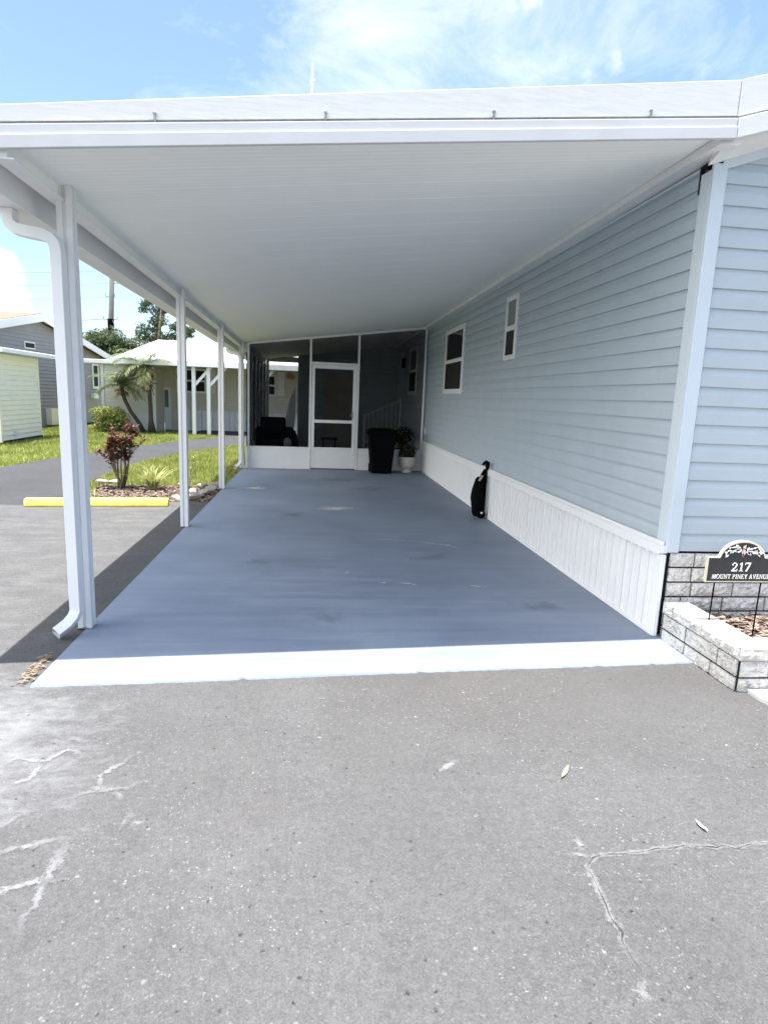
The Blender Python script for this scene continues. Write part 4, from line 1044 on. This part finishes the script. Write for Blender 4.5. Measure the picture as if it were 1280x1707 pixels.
for s_ in (0, 1):
    e = P0+gd*(-.35 if s_ == 0 else GL+.35)+Vector((0, 0, 2.55-.08+.06)); t_ = P0+gd*GL/2+Vector((0, 0, 3.67)); ov = gn*.35
    m.hexa([e+ov, t_+ov, e-gn*9.3, t_-gn*9.3, e+ov+Vector((0, 0, .09)), t_+ov+Vector((0, 0, .09)), e-gn*9.3+Vector((0, 0, .09)), t_-gn*9.3+Vector((0, 0, .09))])
    f0 = e+gn*.355-Vector((0, 0, .17)); f1 = t_+gn*.355-Vector((0, 0, .17))
    m2.hexa([f0, f1, f0+gn*.03, f1+gn*.03, f0+Vector((0, 0, .24)), f1+Vector((0, 0, .24)), f0+gn*.03+Vector((0, 0, .24)), f1+gn*.03+Vector((0, 0, .24))])
grf = m.build('roof', M['shingle'], gh); m2.build('rake_board', M['white'], grf)
def onwall(px, py_):   # a point of the gable wall seen at a pixel
    r = ray((px, py_)); o = Vector((0, 0, H)); k = (P0-o).dot(gn)/r.dot(gn); return o+r*k
def gwin(x0, y0, x1, y1, name='window', mat='white', pane=True, th=.04):
    A, B = onwall(x0, y0), onwall(x1, y1); l = (B-A).dot(gd); h_ = A.z-B.z; o = Vector((A.x, A.y, B.z))
    w = MB().obox(o+gn*.015, gd, gn, (0, 0, 1), l, th, h_).build(name, M[mat], gh)
    if pane:
        b_ = .09 if h_ > .7 else .045
        for zz, hh in (((b_, h_/2-b_*1.2), (h_/2+b_*.4, h_/2-b_*1.4)) if h_ > .7 else ((b_, h_-2*b_),)):
            MB().obox(o+gn*(.016+th)+gd*b_+Vector((0, 0, zz)), gd, gn, (0, 0, 1), l-2*b_, .004, hh).build('pane', M['lowglass'], w)
    return w
gwin(38.5, 568, 57, 583); gwin(94, 578, 102, 645); gwin(152, 605, 164, 648)
gwin(76, 681, 89, 707, 'utility_box', 'cream', False, .2); gwin(151, 655, 159, 664, 'meter_box', 'white', False, .15)
# tan neighbour home with carport, long side facing us
th_ = thing('tan_house', 'long tan sided mobile home with white metal roof across the drive', 'house', (-2, 23, -.05))
TY = 23.9
siding((-4.9, TY, 0), (1, 0, 0), (0, -1, 0), 11.4, .70, 2.38, .115, .012).build('wall', M['tan'], th_, fix=False)
MB().box(-6.95, 6.4, TY+.03, 27.6, -.05, 2.38).build('wall_core', M['tan'], th_)
sk2 = MB()
for i in range(56):
    x = -4.9+i*.2; sk2.box(x, x+.185, TY-.03, TY-.001, -.04, .70)
sk2.build('skirting', M['white_old'], th_)
siding((-7.12, 22.5, 0), (1, 0, 0), (0, -1, 0), 1.65, -.02, 2.22, .115, .012).build('utility_room_wall', M['paletan'], th_, fix=False)
MB().box(-7.12, -5.45, 22.515, TY+.02, -.05, 2.22).build('utility_room', M['tan'], th_)
for x in (-7.19, -5.50): MB().box(x, x+.09, 22.45, 22.54, -.03, 2.205).build('corner_board', M['white'], th_)
m = MB(); m.box(-7.75, -5.3, 22.30, 24.2, 2.21, 2.34); m.build('utility_roof', M['white'], th_, bevel=.01)
m = MB()   # hipped white metal roof
ex0, ex1, ey0, ey1, ez = -6.50, 7.0, 21.35, 28.2, 2.36
rg0, rg1 = Vector((-6.20, 26.4, 3.36)), Vector((5.5, 26.4, 3.34))
cs_ = [Vector((ex0, ey0, ez)), Vector((ex1, ey0, ez)), Vector((ex1, ey1, ez)), Vector((ex0, ey1, ez))]
m.add(cs_+[rg0, rg1], [(0, 1, 5, 4), (1, 2, 5), (2, 3, 4, 5), (3, 0, 4), (3, 2, 1, 0)])
troof = m.build('roof', M['white'], th_)
MB().box(ex0, ex1, ey0-.06, ey0-.004, ez-.16, ez+.02).build('eave_fascia', M['white'], troof, bevel=.008)
MB().box(-5.4, 6.9, ey0+.02, TY-.02, ez-.10, ez-.06).build('carport_ceiling', M['paletan'], troof)
for px in (325, 351.5, 470, 507):
    p = atZ(px, 723); x = p.x if px < 400 else -1.9+(px-470)*.045
    pst = MB().box(x-.06, x+.06, 21.50, 21.62, -.03, ez-.16).build('post', M['white'], th_, bevel=.008)
    MB().obox((x+.04, 21.53, 1.55), Vector((.66, 0, .75)).normalized(), (0, 1, 0), Vector((-.75, 0, .66)).normalized(), .92, .05, .09).build('brace', M['white'], pst)
def twin(x0, x1, z0, z1, shut=True):
    w = MB().box(x0, x1, TY-.05, TY-.012, z0, z1).build('window', M['white'], th_)
    zm = (z0+z1)/2
    for a, b_ in ((z0+.07, zm-.03), (zm+.03, z1-.07)): MB().box(x0+.07, x1-.07, TY-.056, TY-.051, a, b_).build('pane', M['lowglass'], w)
    if shut:
        for s0, s1 in ((x0-.33, x0-.02), (x1+.02, x1+.33)): MB().box(s0, s1, TY-.04, TY-.012, z0, z1).build('shutter', M['paletan'], w)
A, B = atY(309, 614, TY), atY(345, 656, TY); twin(A.x, B.x, B.z, A.z)
A, B = atY(437, 624, TY), atY(461, 661, TY); twin(A.x, B.x, B.z, A.z, False)
A, B = atY(463, 620, TY), atY(474, 661, TY); MB().box(A.x, B.x, TY-.045, TY-.012, B.z, A.z).build('panel', M['white'], th_)
A, B = atY(497, 648, TY), atY(514, 672, TY); twin(A.x, B.x, B.z, A.z, False)
A, B = atY(271, 645, TY), atY(286.5, 717, TY)
dd = MB().box(A.x, B.x, TY-.03, TY+.02, -.02, A.z).build('door', M['white'], th_, bevel=.01)
MB().box(A.x+.08, B.x-.08, TY-.036, TY-.031, A.z*.52, A.z-.1).build('pane', M['greyglass'], dd)
st3 = MB()
for k in range(3): st3.box(-.75+.0*k, .6, 23.1+.25*k, 23.9, -.04+.18*k, -.04+.18*(k+1))
tst = st3.build('steps', M['white'], th_)
hb = thing('hanging_basket', 'rusty brown hanging basket under the far white eave seen through the porch', 'basket', (-1.0, 21.8, 1.9))
p = atY(484, 628, 21.9)
m = MB(); leafball(m, (p.x, 21.9, p.z), .16, .14, .14, 120, .08, r6); m.build('foliage', M['husk'], hb, fix=False)
MB().tube([(p.x, 21.9, p.z), (p.x, 21.9, ez-.1)], .008, 5).build('hanger', M['black'], hb)
vp = at_org(MB(), (-5.05, 22.3, -.03)); p = atZ(275.5, 719); vp.org = Vector((p.x, p.y, -.03)); vp.tube([(p.x, p.y, -.03), (p.x, p.y, .30)], .028, 8)
tag(vp.build('vent_pipe', M['white'], smooth=True), 'short white standpipe beside the palms and far door', 'pipe')
MB().poly([(-7.3, 21.2), (-4.1, 21.2), (-4.0, 22.48), (-7.3, 22.48)], -.052, -.035).build('planting_bed', M['mulch'], kind='structure')
# palms
def palm(pts, rad, top, nfr, flen, label, seed, hk=.3):
    r = random.Random(seed); b_ = Vector(pts[0])
    t_ = thing('date_palm', label, 'palm tree', b_, 'small date palms by the tan house')
    m = MB(); m.tube(pts, rad, 9); m.build('trunk', M['palmbark'], t_, smooth=True)
    top = Vector(top); m = MB()
    for i in range(nfr):
        a = r.uniform(0, 6.283); el = r.uniform(-.25, 1.2); L = flen*r.uniform(.75, 1.15)*(.75 if el > 1 else 1)
        prev = None; spine = []
        for k in range(9):
            u = k/8; e = el-u*u*1.15; 
            if k == 0: p = top.copy()
            else: p = spine[-1]+Vector((math.cos(a)*math.cos(e), math.sin(a)*math.cos(e), math.sin(e)))*(L/8)
            spine.append(p)
        m.tube(spine, [.012]*4+[.009]*3+[.006, .003], 4)
        for k in range(1, 9):
            d = (spine[k]-spine[k-1]).normalized(); s_ = d.cross(Vector((0, 0, 1))).normalized()
            for j in range(4):
                p = spine[k-1].lerp(spine[k], j/4)
                for sg2 in (-1, 1):
                    ll = L*.30*(1-.6*abs(k/8-.45))*r.uniform(.7, 1.1)
                    strapleaf(m, p, (s_*sg2+d*.75+Vector((0, 0, r.uniform(-.5, .05)))), ll, .021, r)
    m.build('crown', M['palm'], t_, fix=False)
    m = MB()
    for i in range(int(150*hk)):
        a = r.uniform(0, 6.283); p = top+Vector((math.cos(a)*.09, math.sin(a)*.09, r.uniform(-hk, 0)))
        strapleaf(m, p, Vector((math.cos(a), math.sin(a), r.uniform(-1.6, .6))), r.uniform(.12, .28), .08, r)
    m.build('husk', M['husk'], t_, fix=False)
A, B_ = atZ(242, 719), atZ(253, 720)
PYY = 21.75
q = [atY(*p, PYY) for p in ((240, 720), (231, 703), (218, 685), (208, 665), (204, 650), (203, 642))]
palm(q, [.085, .065, .06, .06, .065, .08], q[-1], 20, 1.05, 'leaning date palm with bent trunk and drooping crown beside the hedge', 3)
q = [atY(*p, 21.5) for p in ((254, 722), (252, 700), (251, 675), (249, 645), (248, 625), (247, 610))]
palm(q, [.14, .075, .065, .065, .075, .10], q[-1], 22, 1.15, 'upright date palm with brown husks in front of the tan house corner', 5, .75)
# clipped hedge bush
hg = thing('hedge_bush', 'rounded yellow-green clipped bush left of the leaning palm', 'bush', (-7.0, 21.9, -.05))
m = MB(); r8 = random.Random(15)
hc = atY(186, 694, 21.6)
for i in range(34):
    a = r8.uniform(0, 6.28); rr = r8.random()**.5
    leafball(m, (hc.x+math.cos(a)*.52*rr, 21.6+math.sin(a)*.42*rr, hc.z-.10+r8.uniform(-.32, .26)), .24, .24, .22, 150, .075, r8, .65)
m.build('foliage', M['hedge'], hg, fix=False)
MB().tube([(hc.x, 21.6, -.05), (hc.x+.02, 21.6, hc.z)], .05, 6).build('stem', M['bark'], hg)
# trees beyond
def tree(name, label, base, trunk_top, clusters, mat, n, size, seed, asp=.5):
    r = random.Random(seed); t_ = thing(name, label, 'tree', base)
    m = MB(); b_, tp = Vector(base), Vector(trunk_top)
    m.tube([b_, b_.lerp(tp, .5)+Vector((r.gauss(0, .15), 0, 0)), tp], [.22, .15, .07], 8)
    for c, rr in clusters:
        s0 = b_.lerp(tp, min(.98, max(.45, (c[2]-b_.z)/(tp.z-b_.z)-.12))); c = Vector(c)
        m.tube([s0, s0.lerp(c, .5)+Vector((0, 0, -.12)), c], [.06, .045, .015], 5)
    m.build('trunk', M['bark'], t_, smooth=True)
    m = MB()
    for c, rr in clusters:
        for k in range(5):
            o = Vector((r.gauss(0, .4), r.gauss(0, .4), r.gauss(0, .3)))*rr
            leafball(m, Vector(c)+o, rr*.55, rr*.55, rr*.42, n//5, size, r, asp, .3)
    m.build('crown', mat, t_, fix=False)
D = 34.0
cl = [((241, 507), .42), ((250, 503), .35), ((262, 520), .5), ((268, 535), .55), ((256, 545), .4), ((243, 552), .55), ((238, 562), .45), ((252, 563), .55), ((275, 520), .3), ((286, 548), .4), ((280, 562), .6), ((296, 556), .55), ((309, 548), .45), ((317, 552), .35), ((308, 566), .55), ((265, 566), .6), ((272, 500), .22), ((262, 497), .2)]
tree('pine_tree', 'sparse tall pine with open branches above the white roof', atZ(270, 690)*0+Vector((-8.2, D, -.07)), atY(271, 497, D), [(atY(x, y, D), r_*.95) for (x, y), r_ in cl], M['pineleaf'], 210, .17, 5, .34)
D = 31.0
cl = [((150, 575), .9), ((165, 565), .8), ((180, 568), .9), ((198, 572), .8), ((212, 580), .7), ((158, 592), 1.0), ((178, 590), 1.0), ((200, 594), .9), ((220, 590), .6), ((142, 590), .7), ((168, 605), 1.0), ((195, 608), 1.0)]
tree('bushy_tree', 'dense rounded dark green tree behind the grey house roof', Vector((-10, D, -.07)), atY(178, 570, D), [(atY(x, y, D), r_) for (x, y), r_ in cl], M['treeleaf'], 620, .16, 8, .5)
r9 = random.Random(2)
for i, (x, y, h_, lb) in enumerate(((3.5, 40, 3.2, 'low green tree far behind the tan house roof, hidden half'), (-17, 38, 3.6, 'low green tree far behind the grey house'))):
    tree('far_tree', lb, Vector((x, y, -.07)), Vector((x, y, h_*.7)), [((x+r9.gauss(0, 1), y+r9.gauss(0, 1), h_*.55+r9.uniform(0, .5)*h_*.3), 1.0) for k in range(8)], M['treeleaf'], 300, .22, 20+i)
# utility pole and wires
D = 36.0
up = thing('utility_pole', 'weathered wooden utility pole with insulators behind the houses', 'pole', (atY(184, 690, D).x, D, -.07))
tp, bt = atY(188.5, 395, D), atY(182.5, 690, D)
MB().tube([Vector((bt.x, D, -.07)), tp], [.17, .115], 10).build('shaft', M['pole'], up, smooth=True)
for px, py_, dx in ((187, 472, .35), (187, 495, -.3), (187, 495, .12), (185.5, 533, .3), (185.5, 533, -.35)):
    c = atY(px, py_, D); MB().tube([c, c+Vector((dx, 0, .02)), c+Vector((dx*1.15, 0, .16))], .03, 6).build('insulator', M['grey'], up)
c = atY(185, 545, D); MB().lathe(c+Vector((-.3, 0, -.4)), [(.02, 0), (.13, .02), (.14, .3), (.1, .36), (.02, .38)], 12).build('transformer', M['grey'], up, smooth=True)
MB().lathe(Vector((c.x+.02, D-.02, c.z-.3)), [(.16, 0), (.165, .01), (.165, .7), (.16, .71)], 12).build('cable_guard', M['black'], up)
for i, (yl, yp, yr, lb) in enumerate(((449, 451, 452, 'topmost thin overhead wire left of the utility pole'), (472, 472, 473, 'second overhead wire from the top at the utility pole'), (497, 495, 503, 'third overhead wire passing the pole insulators'), (538, 531, 590, 'lowest sagging service wire at the utility pole'))):
    a, b_, c = atY(-260, yl-8, D), atY(186.5, yp, D), atY(460 if i < 3 else 222, yr, D if i < 3 else 33)
    L1 = [a.lerp(b_, u/10)-Vector((0, 0, .9*(u/10)*(1-u/10))) for u in range(11)]; L2 = [b_.lerp(c, u/10)-Vector((0, 0, .5*(u/10)*(1-u/10))) for u in range(1, 11)]
    m = at_org(MB(), b_); m.tube(L1+L2, .007 if i < 3 else .014, 4)
    tag(m.build('overhead_wire', M['pole']), lb, 'wire', 'overhead wires on the utility pole')
# ------------------------------------------------------------------ light, sky
SUN = Vector((-.018, -.060, 1)).normalized()
el = math.asin(SUN.z); az = math.atan2(SUN.x, SUN.y)
L = bpy.data.lights.new('sun', 'SUN'); L.energy = 3.7; L.angle = math.radians(.5); L.color = (1, .965, .91)
lo = bpy.data.objects.new('sun', L); C.objects.link(lo); lo.rotation_euler = (-SUN).to_track_quat('-Z', 'Y').to_euler()
w = bpy.data.worlds.new('World'); bpy.context.scene.world = w; w.use_nodes = True
nt = w.node_tree; nt.nodes.clear()
def wn_(k, **kw):
    n = nt.nodes.new(k)
    for a, b_ in kw.items(): setattr(n, a, b_)
    return n
sky = wn_('ShaderNodeTexSky', sky_type='NISHITA'); sky.sun_disc = False; sky.sun_elevation = el; sky.sun_rotation = az
sky.air_density = 1.0; sky.dust_density = 1.6; sky.ozone_density = 3.5
tc = wn_('ShaderNodeTexCoord')
mp = wn_('ShaderNodeMapping'); mp.inputs['Scale'].default_value = (1.6, 1.6, 3.4); mp.inputs['Rotation'].default_value = (.2, .35, .5); nt.links.new(tc.outputs['Generated'], mp.inputs[0])
n1 = wn_('ShaderNodeTexNoise'); n1.inputs['Scale'].default_value = 2.6; n1.inputs['Detail'].default_value = 11; n1.inputs['Roughness'].default_value = .64; n1.inputs['Distortion'].default_value = .5
nt.links.new(mp.outputs[0], n1.inputs['Vector'])
def wmath(op, a, b_=None, cl=False):
    k = wn_('ShaderNodeMath', operation=op); k.use_clamp = cl
    for i, v in enumerate((a, b_)):
        if v is None: continue
        if isinstance(v, (int, float)): k.inputs[i].default_value = v
        else: nt.links.new(v, k.inputs[i])
    return k.outputs[0]
def lobe(px, py_, width):
    d = ray((px, py_)).normalized()
    dt = wn_('ShaderNodeVectorMath', operation='DOT_PRODUCT'); nt.links.new(tc.outputs['Generated'], dt.inputs[0]); dt.inputs[1].default_value = d
    return wmath('SUBTRACT', 1.0, wmath('DIVIDE', wmath('SUBTRACT', 1.0, dt.outputs['Value']), 1-math.cos(math.radians(width))), True)
cl_ = wmath('ADD', n1.outputs[0], wmath('MULTIPLY', lobe(760, 60, 14), .095))
cl_ = wmath('ADD', cl_, wmath('MULTIPLY', lobe(470, 90, 12), .085))
cl_ = wmath('SUBTRACT', cl_, wmath('MULTIPLY', lobe(150, 90, 14), .045))
cl_ = wmath('SUBTRACT', cl_, wmath('MULTIPLY', lobe(150, 470, 16), .12))
rp = wn_('ShaderNodeValToRGB'); nt.links.new(cl_, rp.inputs[0]); rp.color_ramp.elements[0].position = .45; rp.color_ramp.elements[0].color = (0, 0, 0, 1); rp.color_ramp.elements[1].position = .88; rp.color_ramp.elements[1].color = (.9, .9, .9, 1)
# low cumulus bank at the left
n2_ = wn_('ShaderNodeTexNoise'); n2_.inputs['Scale'].default_value = 9; n2_.inputs['Detail'].default_value = 7; nt.links.new(tc.outputs['Generated'], n2_.inputs['Vector'])
cu = wmath('ADD', wmath('MULTIPLY', wmath('MAXIMUM', lobe(-4, 508, 3.4), lobe(-12, 458, 2.9)), 1.05), wmath('MULTIPLY', wmath('SUBTRACT', n2_.outputs[0], .5), 2.4))
rp2 = wn_('ShaderNodeValToRGB'); nt.links.new(cu, rp2.inputs[0]); rp2.color_ramp.elements[0].position = .30; rp2.color_ramp.elements[1].position = .72
cov = wmath('MAXIMUM', rp.outputs[0], rp2.outputs[0])
mx = wn_('ShaderNodeMix', data_type='RGBA'); 
fi = [i for i in mx.inputs if i.name == 'Factor' and i.type == 'VALUE'][0]; ai = [i for i in mx.inputs if i.name == 'A' and i.type == 'RGBA'][0]; bi = [i for i in mx.inputs if i.name == 'B' and i.type == 'RGBA'][0]
nt.links.new(cov, fi); nt.links.new(sky.outputs[0], ai); bi.default_value = (4.6, 4.8, 5.1, 1)
# bright cloud added out of view at the left as fill light
sx_ = wn_('ShaderNodeVectorMath', operation='DOT_PRODUCT'); nt.links.new(tc.outputs['Generated'], sx_.inputs[0]); sx_.inputs[1].default_value = Vector((-.90, -.26, .34)).normalized()
ov_ = wmath('ADD', sx_.outputs['Value'], wmath('MULTIPLY', wmath('SUBTRACT', n1.outputs[0], .5), .9))
rp3 = wn_('ShaderNodeValToRGB'); nt.links.new(ov_, rp3.inputs[0]); rp3.color_ramp.elements[0].position = .56; rp3.color_ramp.elements[1].position = .80
mx2 = wn_('ShaderNodeMix', data_type='RGBA')
for i in mx2.inputs:
    if i.name == 'Factor' and i.type == 'VALUE': nt.links.new(rp3.outputs[0], i)
    if i.name == 'A' and i.type == 'RGBA': nt.links.new([o for o in mx.outputs if o.type == 'RGBA'][0], i)
    if i.name == 'B' and i.type == 'RGBA': i.default_value = (11.0, 10.9, 10.6, 1)
bg = wn_('ShaderNodeBackground'); nt.links.new([o for o in mx2.outputs if o.type == 'RGBA'][0], bg.inputs[0]); bg.inputs[1].default_value = .085
ou = wn_('ShaderNodeOutputWorld'); nt.links.new(bg.outputs[0], ou.inputs[0])
# ------------------------------------------------------------------ camera
cam = bpy.data.cameras.new('camera'); co = bpy.data.objects.new('camera', cam); C.objects.link(co)
cam.sensor_fit = 'VERTICAL'; cam.sensor_height = 36; cam.lens = F*36/1707; cam.clip_end = 3000; cam.clip_start = .05
right, up_, back = R @ Vector((1, 0, 0)), R @ Vector((0, -1, 0)), R @ Vector((0, 0, -1))
co.matrix_world = Matrix(((right.x, up_.x, back.x, 0), (right.y, up_.y, back.y, 0), (right.z, up_.z, back.z, H), (0, 0, 0, 1)))
S = bpy.context.scene; S.camera = co
S.render.engine = 'CYCLES'
S.cycles.max_bounces = 8; S.cycles.diffuse_bounces = 5; S.cycles.transparent_max_bounces = 16
S.cycles.use_denoising = True
vs_ = S.view_settings; vs_.view_transform = 'Standard'; vs_.look = 'None'; vs_.exposure = 1.85; vs_.gamma = 1; vs_.use_curve_mapping = False
